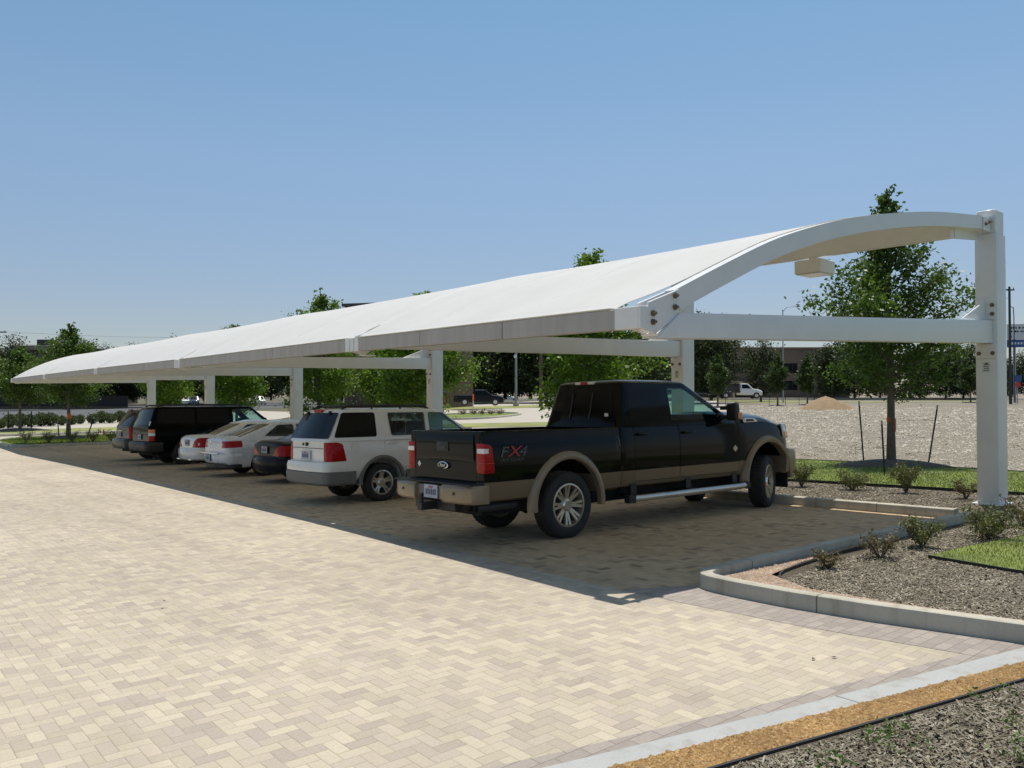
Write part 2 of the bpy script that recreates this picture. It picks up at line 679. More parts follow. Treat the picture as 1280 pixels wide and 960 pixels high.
M['rubble'] = stones_mat('rubble_lot', [(0.29, 0.25, 0.195), (0.37, 0.325, 0.26), (0.32, 0.28, 0.22), (0.40, 0.36, 0.295)], 20, 0.8, 0.04,
                         ((0.22, 0.195, 0.14), 0.22, 0.45))
M['earth'] = simple('dry_earth', (0.11, 0.10, 0.055), 0.95, var=0.25, scale=0.15)
M['mound'] = simple('sand_mound', (0.30, 0.205, 0.115), 0.95, var=0.2, scale=1.5, bump=0.5)
M['soil'] = simple('dark_soil', (0.105, 0.078, 0.052), 0.95, var=0.3, scale=5, bump=0.6)
M['turf'] = simple('turf', (0.15, 0.185, 0.035), 0.9, var=0.35, scale=1.2, bump=0.3)
M['turf_dry'] = simple('dry_turf', (0.24, 0.25, 0.075), 0.9, var=0.3, scale=0.4, bump=0.3)
M['edging'] = simple('black_edging', (0.02, 0.02, 0.02), 0.6)
M['white_steel'] = simple('white_painted_steel', (0.80, 0.795, 0.775), 0.38, var=0.04, scale=2.5)
M['bolt'] = simple('rusty_bolt', (0.20, 0.15, 0.09), 0.5, 0.5, var=0.2, scale=40)
M['dark_steel'] = simple('dark_steel', (0.03, 0.03, 0.03), 0.5)
M['black_plastic'] = simple('black_plastic', (0.018, 0.018, 0.018), 0.5)
M['cavity'] = simple('dark_cavity', (0.008, 0.008, 0.008), 0.9)
M['rubber'] = simple('tyre_rubber', (0.022, 0.021, 0.02), 0.75, var=0.2, scale=15)
M['alloy'] = simple('wheel_alloy', (0.62, 0.60, 0.56), 0.3, 0.85, var=0.06)
M['alloy_tan'] = simple('warm_wheel_alloy', (0.52, 0.46, 0.36), 0.32, 0.7, var=0.06)
M['chrome'] = simple('chrome', (0.75, 0.76, 0.78), 0.12, 1.0, var=0.03)
M['red_lens'] = simple('red_lens', (0.36, 0.010, 0.010), 0.15, 0, 0.25, var=0.3, scale=25)
M['clear_lens'] = simple('clear_lens', (0.72, 0.72, 0.70), 0.15, 0, 0.6, var=0.1, scale=25, coat=0.6)
M['amber_lens'] = simple('amber_lens', (0.75, 0.22, 0.02), 0.2, 0, 0.6, var=0.15, scale=25, coat=0.6)
M['plate'] = simple('licence_plate', (0.40, 0.45, 0.53), 0.5, var=0.06, scale=30)
M['plate_ink'] = simple('plate_ink', (0.05, 0.07, 0.16), 0.5)
M['plate_red'] = simple('plate_red', (0.45, 0.05, 0.05), 0.5)
M['decal_grey'] = simple('grey_decal', (0.085, 0.085, 0.085), 0.4)
M['decal_red'] = simple('red_decal', (0.42, 0.03, 0.02), 0.4)
M['white_mark'] = simple('white_sticker', (0.75, 0.75, 0.73), 0.5, var=0.05)
M['truck_paint'] = two_tone('dark_green_over_tan_paint', (0.0025, 0.0036, 0.0034), (0.235, 0.178, 0.115), 0.78)
M['truck_dark'] = simple('dark_green_paint', (0.0025, 0.0036, 0.0034), 0.07, 0.0, 0.2, var=0.1, scale=3)
M['truck_tan'] = simple('tan_paint', (0.27, 0.21, 0.14), 0.38, 0.2, 0.35, var=0.06, coat=0.2)
M['white_paint'] = simple('white_car_paint', (0.80, 0.785, 0.74), 0.25, 0, var=0.03, coat=0.7)
M['pearl_paint'] = simple('pearl_car_paint', (0.78, 0.765, 0.72), 0.25, 0.05, var=0.03, coat=0.7)
M['grey_clad'] = simple('grey_cladding', (0.16, 0.155, 0.145), 0.5, var=0.08)
M['silver_paint'] = simple('silver_car_paint', (0.68, 0.70, 0.73), 0.28, 0.1, var=0.04, coat=0.4)
M['black_paint'] = simple('black_car_paint', (0.003, 0.0035, 0.0035), 0.10, 0.0, 0.07, var=0.1, scale=3)
M['slate_paint'] = simple('slate_car_paint', (0.016, 0.016, 0.018), 0.22, 0.0, 0.12, var=0.1, scale=3)
M['taupe_paint'] = simple('taupe_car_paint', (0.075, 0.07, 0.06), 0.26, 0.1, 0.15, var=0.06)
M['blue_paint'] = simple('blue_car_paint', (0.06, 0.09, 0.16), 0.22, 0.2, var=0.06, coat=0.9)
M['maroon_paint'] = simple('maroon_car_paint', (0.13, 0.03, 0.03), 0.22, 0.2, var=0.06, coat=0.9)
M['tint'] = simple('privacy_glass', (0.007, 0.0075, 0.0075), 0.06, 0, 0.16, var=0.1)
M['glass'] = glass_mat('clear_car_glass', (0.72, 0.86, 0.84))
M['glass_dim'] = glass_mat('dim_car_glass', (0.50, 0.55, 0.54))
M['interior'] = simple('car_interior', (0.05, 0.048, 0.045), 0.8)
M['bark'] = simple('bark', (0.14, 0.115, 0.085), 0.9, var=0.3, scale=9, bump=0.6)
M['stake'] = simple('black_stake', (0.015, 0.015, 0.014), 0.6)
M['orange'] = simple('orange_tape', (0.75, 0.14, 0.03), 0.5)
M['leaf'] = island_mat('oak_leaves', [(0.045, 0.088, 0.016), (0.075, 0.130, 0.022), (0.115, 0.18, 0.034), (0.06, 0.10, 0.02)], 0.45, 0.32, 0.8)
M['leaf_lime'] = island_mat('lime_leaves', [(0.08, 0.15, 0.015), (0.13, 0.22, 0.025), (0.18, 0.27, 0.035), (0.06, 0.11, 0.012)], 0.5, 0.35, 0.8)
M['leaf_dark'] = island_mat('dark_evergreen_leaves', [(0.028, 0.043, 0.015), (0.050, 0.074, 0.023), (0.038, 0.058, 0.018)], 0.55, 0.16, 0.35)
M['leaf_young'] = island_mat('young_tree_leaves', [(0.04, 0.075, 0.018), (0.07, 0.11, 0.025), (0.05, 0.09, 0.02)], 0.55, 0.2, 0.5)
M['leaf_red'] = island_mat('pink_blossom_leaves', [(0.20, 0.06, 0.05), (0.12, 0.10, 0.03), (0.25, 0.09, 0.08)], 0.6, 0.2)
M['leaf_shrub'] = island_mat('shrub_leaves', [(0.12, 0.145, 0.05), (0.17, 0.185, 0.07), (0.20, 0.185, 0.09), (0.10, 0.125, 0.04)], 0.6, 0.2, 2.0)
M['leaf_shrub_brown'] = island_mat('dry_shrub_leaves', [(0.20, 0.15, 0.095), (0.16, 0.145, 0.07), (0.25, 0.19, 0.125)], 0.7, 0.15, 2.0)
M['leaf_hedge'] = island_mat('hedge_leaves', [(0.05, 0.075, 0.02), (0.085, 0.115, 0.03)], 0.6, 0.15, 1.0)
M['blade'] = island_mat('grass_blades', [(0.14, 0.195, 0.024), (0.17, 0.225, 0.034), (0.195, 0.24, 0.045), (0.15, 0.205, 0.028)], 0.6, 0.25, 0.8)
M['blade_dry'] = island_mat('dry_grass_blades', [(0.17, 0.20, 0.04), (0.24, 0.27, 0.07), (0.27, 0.26, 0.09)], 0.6, 0.25, 0.8)
M['weed'] = island_mat('weed_leaves', [(0.07, 0.14, 0.025), (0.12, 0.20, 0.04), (0.09, 0.16, 0.03)], 0.6, 0.25, 2.0)
M['chip'] = island_mat('mulch_chips', [(0.15, 0.122, 0.082), (0.31, 0.268, 0.195), (0.22, 0.184, 0.13), (0.47, 0.425, 0.335), (0.13, 0.107, 0.074), (0.27, 0.233, 0.168)], 0.85, 0, 3.0, 0.2)
M['pebble_orange'] = island_mat('orange_pebbles', [(0.26, 0.145, 0.045), (0.36, 0.215, 0.08), (0.19, 0.10, 0.03), (0.46, 0.32, 0.16)], 0.8, 0, 3.0, 0.2)
M['pebble_pink'] = island_mat('pink_pebbles', [(0.33, 0.225, 0.15), (0.43, 0.32, 0.235), (0.26, 0.17, 0.11), (0.50, 0.41, 0.33)], 0.8, 0, 3.0, 0.2)
M['rock'] = island_mat('rubble_rocks', [(0.30, 0.265, 0.21), (0.38, 0.34, 0.275), (0.44, 0.40, 0.33), (0.28, 0.245, 0.19)], 0.9, 0, 0.3, 0.2)
M['brick_wall'] = simple('brown_brick', (0.10, 0.07, 0.05), 0.9, var=0.25, scale=0.6)
M['orange_brick'] = simple('orange_brick', (0.27, 0.11, 0.04), 0.9, var=0.2, scale=0.6)
M['beige_wall'] = simple('beige_wall', (0.33, 0.27, 0.19), 0.9, var=0.12, scale=0.4)
M['office_wall'] = simple('office_wall', (0.18, 0.135, 0.105), 0.9, var=0.15, scale=0.3)
M['office_glass'] = simple('office_glass', (0.018, 0.02, 0.024), 0.12, 0, 0.6, var=0.2, scale=0.5)
M['roof_dark'] = simple('roof_dark', (0.04, 0.042, 0.048), 0.6)
M['galv'] = simple('galvanised_pole', (0.34, 0.36, 0.39), 0.45, 0.5)
M['wood_pole'] = simple('wood_pole', (0.085, 0.062, 0.05), 0.9, var=0.2)
M['fence_dark'] = simple('fence_boards', (0.028, 0.024, 0.022), 0.9, var=0.3, scale=1.0)
M['sign_white'] = simple('sign_white', (0.55, 0.60, 0.66), 0.5, var=0.04)
M['sign_blue'] = simple('sign_blue', (0.03, 0.08, 0.26), 0.5)
M['sign_red'] = simple('sign_red', (0.5, 0.04, 0.04), 0.5)


def fabric_mat():
    t = NT('white_membrane')
    co = t.coords()
    nz = t.noise(co, 1.6, 5, 0.6)
    c = t.ramp(nz, [(0.3, (0.81, 0.805, 0.79)), (0.7, (0.86, 0.855, 0.84))])
    t.base(c)
    # rain streaks towards the eave, soft tension wrinkles
    sv = t.scaled(co, (0.12, 2.2, 0.12))
    stn = t.rng(t.noise(sv, 1.0, 5, 0.65), 0.48, 0.75, 0.0, 0.16)
    c = t.mixc(stn, c, (0.62, 0.60, 0.55))
    t.base(c)
    wr = t.noise(t.scaled(co, (0.5, 1.6, 0.5)), 1.0, 3, 0.5)
    t.bump(wr, 0.22, 0.05)
    m = t.fin(0.55, 0, 0.3)
    tr = t.n('ShaderNodeBsdfTranslucent')
    tr.inputs[0].default_value = (0.88, 0.82, 0.70, 1)
    mx = t.n('ShaderNodeMixShader')
    mx.inputs[0].default_value = 0.31
    t.l(t.b.outputs[0], mx.inputs[1]); t.l(tr.outputs[0], mx.inputs[2])
    t.l(mx.outputs[0], t.out.inputs[0])
    return m
M['fabric'] = fabric_mat()

def fascia_mat():
    """greyish valance with faint vertical weather streaks"""
    t = NT('streaked_fascia')
    co = t.coords()
    v = t.scaled(co, (8.0, 8.0, 0.5))
    st = t.noise(v, 1.0, 4, 0.6)
    t.base(t.ramp(st, [(0.3, (0.39, 0.365, 0.335)), (0.7, (0.47, 0.445, 0.415))]))
    return t.fin(0.6, 0, 0.3)
M['fascia'] = fascia_mat()

M['seam'] = simple('doubled_seam_membrane', (0.72, 0.715, 0.70), 0.5, var=0.05, scale=1.5)
# ------------------------------------------------------------------ ground sheets that follow the terrain
BX = [-400, -100, 22, 30, 40, 50, 60, 75, 90, 110, 130]
BY = [4.5, 10, 18, 26, 33, 40]

def sheet(name, poly, dz, mat, kind='structure', zf=None):
    bm = bmesh.new()
    vs = [bm.verts.new((x, y, 0)) for x, y in poly]
    bm.faces.new(vs)
    for bx in BX:
        bmesh.ops.bisect_plane(bm, geom=bm.verts[:] + bm.edges[:] + bm.faces[:], plane_co=(bx, 0, 0), plane_no=(1, 0, 0))
    for by in BY:
        bmesh.ops.bisect_plane(bm, geom=bm.verts[:] + bm.edges[:] + bm.faces[:], plane_co=(0, by, 0), plane_no=(0, 1, 0))
    bmesh.ops.triangulate(bm, faces=bm.faces[:])
    for v in bm.verts:
        v.co.z = (zf or tz)(v.co.x, v.co.y) + dz
    bmesh.ops.recalc_face_normals(bm, faces=bm.faces)
    for f in bm.faces:
        if f.normal.z < 0:
            f.normal_flip()
    me = bpy.data.meshes.new(name)
    bm.to_mesh(me); bm.free()
    o = link(name, me, mat)
    if kind: o['kind'] = kind
    return o

def pix(pts):
    return [gpt(x, y) for x, y in pts]

def densify(path, step=1.5):
    out = []
    for a, b in zip(path, path[1:]):
        d = math.hypot(b[0] - a[0], b[1] - a[1])
        n = max(1, int(d / step))
        for k in range(n):
            out.append((lerp(a[0], b[0], k / n), lerp(a[1], b[1], k / n)))
    out.append(path[-1])
    return out

def smooth_path(path, it=2):
    for _ in range(it):
        q = [path[0]]
        for a, b in zip(path, path[1:]):
            q.append((a[0] * .75 + b[0] * .25, a[1] * .75 + b[1] * .25))
            q.append((a[0] * .25 + b[0] * .75, a[1] * .25 + b[1] * .75))
        q.append(path[-1])
        path = q
    return path

def ribbon(name, path, prof, mat, kind='structure', smooth=40, dz=0.0):
    """sweep a cross-section (offset to the left of travel, height) along a ground path"""
    rings = []
    for i, p in enumerate(path):
        a = path[max(0, i - 1)]; b = path[min(len(path) - 1, i + 1)]
        t = Vector((b[0] - a[0], b[1] - a[1], 0)).normalized()
        nrm = Vector((-t.y, t.x, 0))
        z = tz(*p) + dz
        rings.append([Vector((p[0], p[1], z)) + nrm * o + Vector((0, 0, h)) for o, h in prof])
    mb = MB(); mb.loft(rings)
    o = mb.build(name, mat, None, smooth=smooth)
    if kind: o['kind'] = kind
    return o

KERB = [(-0.085, -0.06), (-0.085, 0.114), (-0.078, 0.129), (-0.058, 0.136), (0.062, 0.136), (0.080, 0.129), (0.085, 0.114), (0.085, -0.06)]
def kerb(path, smoothit=0, wide=1.0, mat=None):
    if smoothit: path = smooth_path(path, smoothit)
    path = densify(path, 1.5)
    return ribbon('kerb', path, [(o * wide, h) for o, h in KERB], mat or M['concrete'])

def edging(path, h=0.035, w=0.008, base=0.0):
    o = ribbon('edging_strip', densify(smooth_path(path, 2), 1.0), [(-w, -0.03), (-w, h), (w, h), (w, -0.03)], M['edging'], None, dz=base)
    return o

# the wide ground under everything
sheet('ground', [(-2500, -2500), (2500, -2500), (2500, 2500), (-2500, 2500)], -0.05, M['earth'])
# pale concrete drives
sheet('driveway', [(-60, 42), (22, 42), (22, 14), (45, 12), (150, 60), (150, 150), (20, 66), (-60, 62)], -0.03, M['drive'])
# paved forecourt
strip_up = [(-9, 6.2), (-5, 4.85), (-2, 3.98), (0, 3.40), (2.66, 2.735), (4.06, 2.42), (6.28, 1.965)]
strip_lo = [(-9, 6.0), (-5, 4.65), (-2, 3.80), (0, 3.24), (2.78, 2.565), (4.31, 2.22), (6.30, 1.78)]
sheet('plaza_paving', [(-45, 30), (-20, 10)] + strip_up + [(6.3, 4.4), (12.2, 4.45), (12.2, 45.75), (5, 46.4), (-45, 50)], 0.0, M['paver'])
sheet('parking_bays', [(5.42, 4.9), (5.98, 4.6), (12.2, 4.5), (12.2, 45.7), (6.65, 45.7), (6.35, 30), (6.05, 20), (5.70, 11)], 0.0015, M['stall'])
sheet('grey_block_course', [(5.40, 4.9), (5.44, 4.2), (5.55, 3.3), (5.80, 2.09), (6.30, 1.985), (6.15, 3.0), (5.98, 4.0), (5.99, 4.6)], 0.002, M['course'])
sheet('flush_kerb', strip_up + strip_lo[::-1], 0.003, M['strip'])
# one row of grey blocks against the flush strip
row_lo = strip_up
row_up = [(x + 0.02, y + 0.11) for x, y in strip_up]
sheet('grey_block_row', row_up + row_lo[::-1], 0.0012, M['course'])
# orange gravel strip and the near mulch bed
edge_near = [(-9, 5.3), (-5, 4.1), (-2, 3.3), (0, 2.85), (1.5, 2.55), (3.17, 2.23), (4.06, 2.04), (5.49, 1.74), (6.6, 1.5)]
sheet('orange_gravel', strip_lo[:-1] + [(6.30, 1.78), (6.55, 1.7)] + edge_near[::-1], 0.004, M['gravel_orange'])
sheet('mulch_bed', edge_near + [(7.5, -6), (-9, -6)], 0.008, M['mulch'])
tag(edging(edge_near, 0.022, 0.008), 'black landscape edging between orange gravel strip and near mulch bed', 'edging')

# kerbs round the planting bed and the bay ends
K1 = [(12.2, 4.46), (9.0, 4.52), (6.9, 4.56), (6.35, 4.56), (6.03, 4.48), (5.99, 4.15), (6.03, 3.6), (6.14, 2.97), (6.41, 2.0), (6.85, 0.8), (7.3, -0.5)]
kerb([K1[0], K1[1], K1[2]] + smooth_path(K1[3:7], 2) + K1[7:], 0, .74)
kerb([(12.24, 45.6), (12.24, 4.70)], 0)
# planting bed: mulch, pink gravel inside the kerb, a wedge of turf
sheet('mulch_bed', [(6.09, 4.47), (6.1, 3.7), (6.22, 2.97), (6.5, 1.9), (7.4, -0.5), (8.5, -6), (30, -6), (21.7, 4.4), (15.9, 4.4), (15.7, 45.6), (12.32, 45.6), (12.32, 4.4)], 0.022, M['mulch'])
pk_in = [(8.9, 4.40), (7.5, 4.34), (6.75, 4.22), (6.50, 3.7), (6.58, 2.95), (6.82, 1.95), (7.6, -0.5)]
sheet('pink_gravel', [(8.9, 4.45), (6.35, 4.47), (6.1, 4.38), (6.1, 3.7), (6.22, 2.97), (6.5, 1.95), (7.4, -0.5)] + pk_in[::-1], 0.055, M['gravel_pink'])
tag(edging(pk_in, 0.032, base=0.02), 'black landscape edging around pink gravel inside the rounded kerb', 'edging')
patch = [(8.85, 3.68), (9.8, 3.62), (11.2, 3.44), (13.5, 3.2), (15, 1.5), (12, -3), (9.4, -3), (8.75, 1.2), (8.72, 2.7)]
sheet('turf_wedge', patch, 0.050, M['turf'])
tag(edging([patch[-3], patch[-2], patch[-1], (8.80, 3.3), patch[0]], 0.03, base=0.025), 'black landscape edging along the bright turf wedge', 'edging')
# turf strip behind the bays
sheet('turf_strip', [(15.9, 4.4), (15.75, 9.0), (15.7, 45.6), (21.9, 45.6), (21.9, 12.5), (21.7, 10), (21.0, 7.4), (20.6, 4.4), (19, -6), (16.5, -6)], 0.065, M['turf'])
tag(edging([(16.4, -5), (16.1, 1), (15.9, 4.4), (15.75, 9.0), (15.7, 20), (15.7, 45.0)], 0.06, base=0.02), 'black landscape edging between shrub row and turf strip behind the bays', 'edging')
tag(edging([(19.0, -5), (20.6, 4.4), (21.0, 7.4), (21.7, 10), (21.9, 12.5), (21.9, 20)], 0.065, base=0.02), 'black edging between turf strip and pale rubble lot', 'edging')
# rubble lot
sheet('rubble_lot', [(19, -6.1), (20.6, 4.4), (21.0, 7.4), (21.7, 10), (21.9, 12.5), (21.9, 14.2), (45, 31), (124, 84), (132, 70), (150, 20), (150, -90), (15, -60)], 0.035, M['rubble'])

# island at the far end of the bays
isl = [(12.3, 46.35), (11.4, 46.3), (8.4, 45.75), (7.35, 45.75), (6.85, 46.7), (6.8, 49.5), (7.2, 53.0), (8.3, 55.6), (10.5, 56.7), (13, 57.0), (34, 57.5), (34, 50), (26, 46.4), (12.3, 46.35)]
isl_s = densify(smooth_path(isl, 2), 2.0)
sheet('end_island_turf', isl_s[:-1], 0.06, M['turf'])
kerb(isl_s, 0)
sheet('island_mulch', [(7.6, 46.1), (8.5, 46.05), (11.4, 46.55), (26, 46.7), (26, 47.9), (11.4, 47.7), (8.2, 47.2)], 0.075, M['mulch'])
# beyond: verge, shrub bed, road
sheet('far_verge', [(-60, 61), (10, 61), (20, 63), (34, 66), (34, 76), (20, 74), (9, 72), (-60, 70)], -0.01, M['turf_dry'])
kerb([(-60, 60.8), (10, 60.8), (20, 62.8), (36, 66)], 0, 1.6)
sheet('pale_shrub_bed', [(-60, 70), (9, 72), (20, 74), (34, 76), (45, 90), (45, 110), (15, 100), (-60, 95)], -0.02, M['drive'])
sheet('far_verge', [(-60, 95), (15, 100), (45, 110), (45, 114), (15, 104), (-60, 99)], -0.01, M['turf_dry'])
sheet('road', [(-300, 99), (-60, 99), (15, 104), (45, 114), (75, 121), (130, 143), (150, 96), (154, 40), (156, -120), (182, -120), (184, 44), (180, 110), (150, 190), (60, 196), (15, 176), (-60, 160), (-300, 160)], -0.02, M['asphalt'])
# middle distance between the bays and the road
sheet('dry_verge', pix([(520, 535), (650, 533), (730, 530), (730, 526.5), (650, 528), (560, 529.5)]), -0.008, M['turf_dry'])
ov = pix([(530, 524), (575, 524.5), (610, 523), (640, 520), (652, 518), (647, 516.8), (620, 516.6), (590, 517.2), (555, 518.5), (525, 520)])
ov_s = densify(smooth_path(ov + [ov[0]], 2), 2.0)
sheet('oval_island_turf', ov_s[:-1], 0.03, M['turf'])
kerb(ov_s, 0, 1.6)
sheet('far_verge', pix([(540, 513), (640, 510), (730, 508), (730, 505.5), (640, 507), (540, 509.5)]), -0.008, M['turf_dry'])
sheet('lot_verge', [(112, 80), (124, 88), (134, 72), (151, 22), (151, -90), (147, -90), (147, 20), (129, 70)], 0.05, M['turf_dry'])
sheet('lot_verge', [(100, 68), (108, 74), (122, 45), (135, 10), (135, -40), (131, -40), (131, 8), (117, 43)], 0.06, M['turf_dry'])
# ------------------------------------------------------------------ car park canopy
FY = [4.92, 11.05, 20.5, 30.1, 39.7, 49.0]                 # frame positions along the row
EX = [5.72, 6.20, 6.62, 7.00, 7.18, 7.36]                  # eave of each frame
EZ = [2.345, 2.425, 2.455, 2.52, 2.53, 2.535]                # underside of the eave there
PX = 14.04                                                  # front face of the posts
PROF = [(5.6, 2.55), (6.13, 2.76), (6.93, 3.08), (7.81, 3.42), (8.21, 3.55), (9.09, 3.80), (10.1, 4.03), (11.24, 4.24), (12.2, 4.385), (13.31, 4.51), (14.0, 4.575), (15, 4.6)]

def prof(x):
    return hermite(PROF, x)

def row(vals, y):
    return hermite(list(zip(FY, vals)), y)

def arch_z(x, n_or_y, isy=False):
    ex = row(EX, n_or_y) if isy else EX[n_or_y]
    ez = (row(EZ, n_or_y) if isy else EZ[n_or_y]) + 0.21
    s = clamp((x - ex) / 3.2, 0, 1)
    d = prof(ex) - ez
    return prof(x) - d * (1 - s) ** 2

canopy = empty('parking_canopy', (PX + 0.2, FY[0], tz(PX, FY[0])), 'long white fabric canopy on six white steel posts over the row of parked vehicles', 'canopy')
CL = canopy.location.copy()
def cpart(mb, name, mat, parent=None, **kw):
    o = mb.build(name, mat, None, **kw)
    # geometry was written in world coordinates: make it local to its parent
    me = o.data
    me.transform(Matrix.Translation(-CL))
    o.parent = parent or canopy
    return o

ARCH_W = 0.13
ARCH_H = 0.20
def bolt(mb, x, y, z, axis='y', r=0.030, s=-1):
    c = (x, y, z)
    if axis == 'y':
        mb.lathe([(0.0, s * 0.0), (r, s * 0.0), (r, s * 0.018), (r * 0.55, s * 0.019), (r * 0.5, s * 0.045), (0.0, s * 0.045)], 'y', 6, c)
    else:
        mb.lathe([(0.0, s * 0.0), (r, s * 0.0), (r, s * 0.018), (r * 0.55, s * 0.019), (r * 0.5, s * 0.045), (0.0, s * 0.045)], 'x', 6, c)

for n, y in enumerate(FY):
    ex, ez = EX[n], EZ[n]
    zb = tz(PX, y)
    # post
    mb = MB(); mb.box(PX, PX + 0.40, y - 0.16, y + 0.16, zb - 0.2, 4.32)
    post = cpart(mb, 'post', M['white_steel'], bevel=0.018, seg=2, smooth=40)
    mb = MB(); mb.box(PX + 0.02, PX + 0.38, y - 0.14, y + 0.14, 4.322, 4.70)
    cpart(mb, 'post_head', M['white_steel'], bevel=0.012, seg=1, smooth=40)
    mb = MB(); mb.box(PX - 0.06, PX + 0.46, y - 0.22, y + 0.22, zb - 0.01, zb + 0.045)
    cpart(mb, 'base_plate', M['white_steel'], bevel=0.008)
    # sloping tie beam, deeper at the post
    xb0, xb1 = ex + 0.12, PX - 0.006
    zb0, zb1 = ez - 0.085, 2.575
    zt0, zt1 = ez + 0.17, 2.935
    if n:
        zb0, zt0 = 2.48, 2.75
        zb1 = 2.60
    hw = 0.10
    mb = MB()
    mb.hexa([(xb0, y - hw, zb0), (xb1, y - hw, zb1), (xb1, y + hw, zb1), (xb0, y + hw, zb0)],
            [(xb0 + 0.34, y - hw, zt0), (xb1, y - hw, zt1), (xb1, y + hw, zt1), (xb0 + 0.34, y + hw, zt0)])
    cpart(mb, 'tie_beam', M['white_steel'], bevel=0.012, seg=2, smooth=40)
    # arched rafter
    rings = []
    xs = [ex + 0.42 + (PX + 0.05 - ex - 0.42) * k / 40 for k in range(41)]
    for k, x in enumerate(xs):
        z = arch_z(x, n)
        dx = 0.01
        t = Vector((2 * dx, 0, arch_z(x + dx, n) - arch_z(x - dx, n))).normalized()
        nn = Vector((-t.z, 0, t.x))
        p = Vector((x, 0, z))
        lo = p - nn * ARCH_H
        rings.append([Vector((p.x, y - ARCH_W / 2, p.z)), Vector((p.x, y + ARCH_W / 2, p.z)),
                      Vector((lo.x, y + ARCH_W / 2, lo.z)), Vector((lo.x, y - ARCH_W / 2, lo.z))])
    mb = MB(); mb.loft(rings)
    cpart(mb, 'rafter_arch', M['white_steel'], smooth=30)
    # eave bracket plate with its flange
    zA = ez
    poly = [(ex - 0.09, zA + 0.0), (ex + 0.13, zA - 0.045), (ex + 0.47, zA + 0.155), (ex + 0.47, arch_z(ex + 0.47, n) - 0.005), (ex + 0.40, arch_z(ex + 0.40, n) - 0.004), (ex + 0.03, arch_z(ex + 0.03, n) + 0.02), (ex + 0.02, zA + 0.205), (ex - 0.09, zA + 0.2)]
    mb = MB(); mb.prism(poly, y - ARCH_W / 2 - 0.012, y - ARCH_W / 2 + 0.018)
    br = cpart(mb, 'eave_bracket', M['white_steel'], bevel=0.004)
    mb = MB(); mb.prism(poly, y + ARCH_W / 2 - 0.018, y + ARCH_W / 2 + 0.012)
    cpart(mb, 'eave_bracket', M['white_steel'], bevel=0.004)
    mb = MB(); mb.hexa([(ex + 0.14, y - 0.09, zA - 0.065), (ex + 0.28, y - 0.09, zA - 0.07), (ex + 0.28, y + 0.09, zA - 0.07), (ex + 0.14, y + 0.09, zA - 0.065)],
                       [(ex + 0.10, y - 0.09, zA - 0.045), (ex + 0.30, y - 0.09, zA - 0.05), (ex + 0.30, y + 0.09, zA - 0.05), (ex + 0.10, y + 0.09, zA - 0.045)])
    cpart(mb, 'bracket_flange', M['white_steel'])
    # gusset between beam and post
    gx = PX - 0.004
    mb = MB(); mb.prism([(gx - 0.95, zt1 - 0.02), (gx - 0.0, zt1 + 0.004), (gx - 0.0, zt1 + 0.30), (gx - 0.08, zt1 + 0.30)], y - 0.012, y + 0.012)
    cpart(mb, 'gusset_plate', M['white_steel'], bevel=0.003)
    mb = MB(); mb.box(gx - 0.022, gx, y - 0.15, y + 0.15, zt1 + 0.01, zt1 + 0.36)
    pl = cpart(mb, 'end_plate', M['white_steel'], bevel=0.003)
    mb = MB(); mb.box(gx - 0.022, gx, y - 0.15, y + 0.15, zb1 - 0.24, zb1 - 0.012)
    pl2 = cpart(mb, 'end_plate', M['white_steel'], bevel=0.003)
    mb = MB(); mb.prism([(gx - 0.28, 4.335), (gx + 0.0, 4.335), (gx + 0.0, 4.56), (gx - 0.28, 4.545)], y - ARCH_W / 2 - 0.014, y - ARCH_W / 2 - 0.002)
    hp = cpart(mb, 'rafter_plate', M['white_steel'], bevel=0.003)
    if n < 4:
        for bx, bz in ((ex + 0.08, zA + 0.14), (ex + 0.08, zA + 0.06), (ex + 0.40, zA + 0.33), (ex + 0.40, zA + 0.22)):
            mb = MB(); bolt(mb, bx, y - ARCH_W / 2 - 0.012, bz)
            b = cpart(mb, 'bolt', M['bolt']); b.parent = br
        for by in (-0.10, 0.10):
            mb = MB(); bolt(mb, gx - 0.022, y + by, zb1 - 0.16, 'x', 0.033, -1)
            b = cpart(mb, 'bolt', M['bolt']); b.parent = pl2
        for bz in (0.10, 0.24):
            mb = MB(); bolt(mb, gx - 0.022, y - 0.10, zt1 + bz, 'x', 0.033, -1)
            b = cpart(mb, 'bolt', M['bolt']); b.parent = pl
        for bx, bz in ((gx - 0.2, 4.44), (gx - 0.06, 4.49)):
            mb = MB(); bolt(mb, bx, y - ARCH_W / 2 - 0.014, bz)
            b = cpart(mb, 'bolt', M['bolt']); b.parent = hp
    # small maker's plate on the post
    mb = MB(); mb.box(PX - 0.006, PX - 0.001, y - 0.05, y + 0.06, zb1 - 0.46, zb1 - 0.30)
    pp = cpart(mb, 'small_plate', M['clear_lens'])
    mb = MB()
    for k in range(4):
        mb.box(PX - 0.0085, PX - 0.0065, y - 0.035, y + 0.045 - 0.01 * (k % 2), zb1 - 0.44 + 0.032 * k, zb1 - 0.428 + 0.032 * k)
    mb.box(PX - 0.0085, PX - 0.0065, y - 0.02, y + 0.02, zb1 - 0.335, zb1 - 0.31)
    q = cpart(mb, 'plate_print', M['decal_grey']); q.parent = pp
    # white shoe clamping the eave rail
    if n:
        mb = MB()
        mb.box(ex - 0.075, ex + 0.05, y - 0.20, y + 0.20, ez - 0.004, ez + 0.20)
        cpart(mb, 'eave_shoe', M['white_steel'], bevel=0.006)
    else:
        mb = MB()
        mb.box(ex - 0.095, ex + 0.04, y - 0.055, y + 0.24, ez - 0.004, ez + 0.20)
        cpart(mb, 'eave_shoe', M['white_steel'], bevel=0.006)

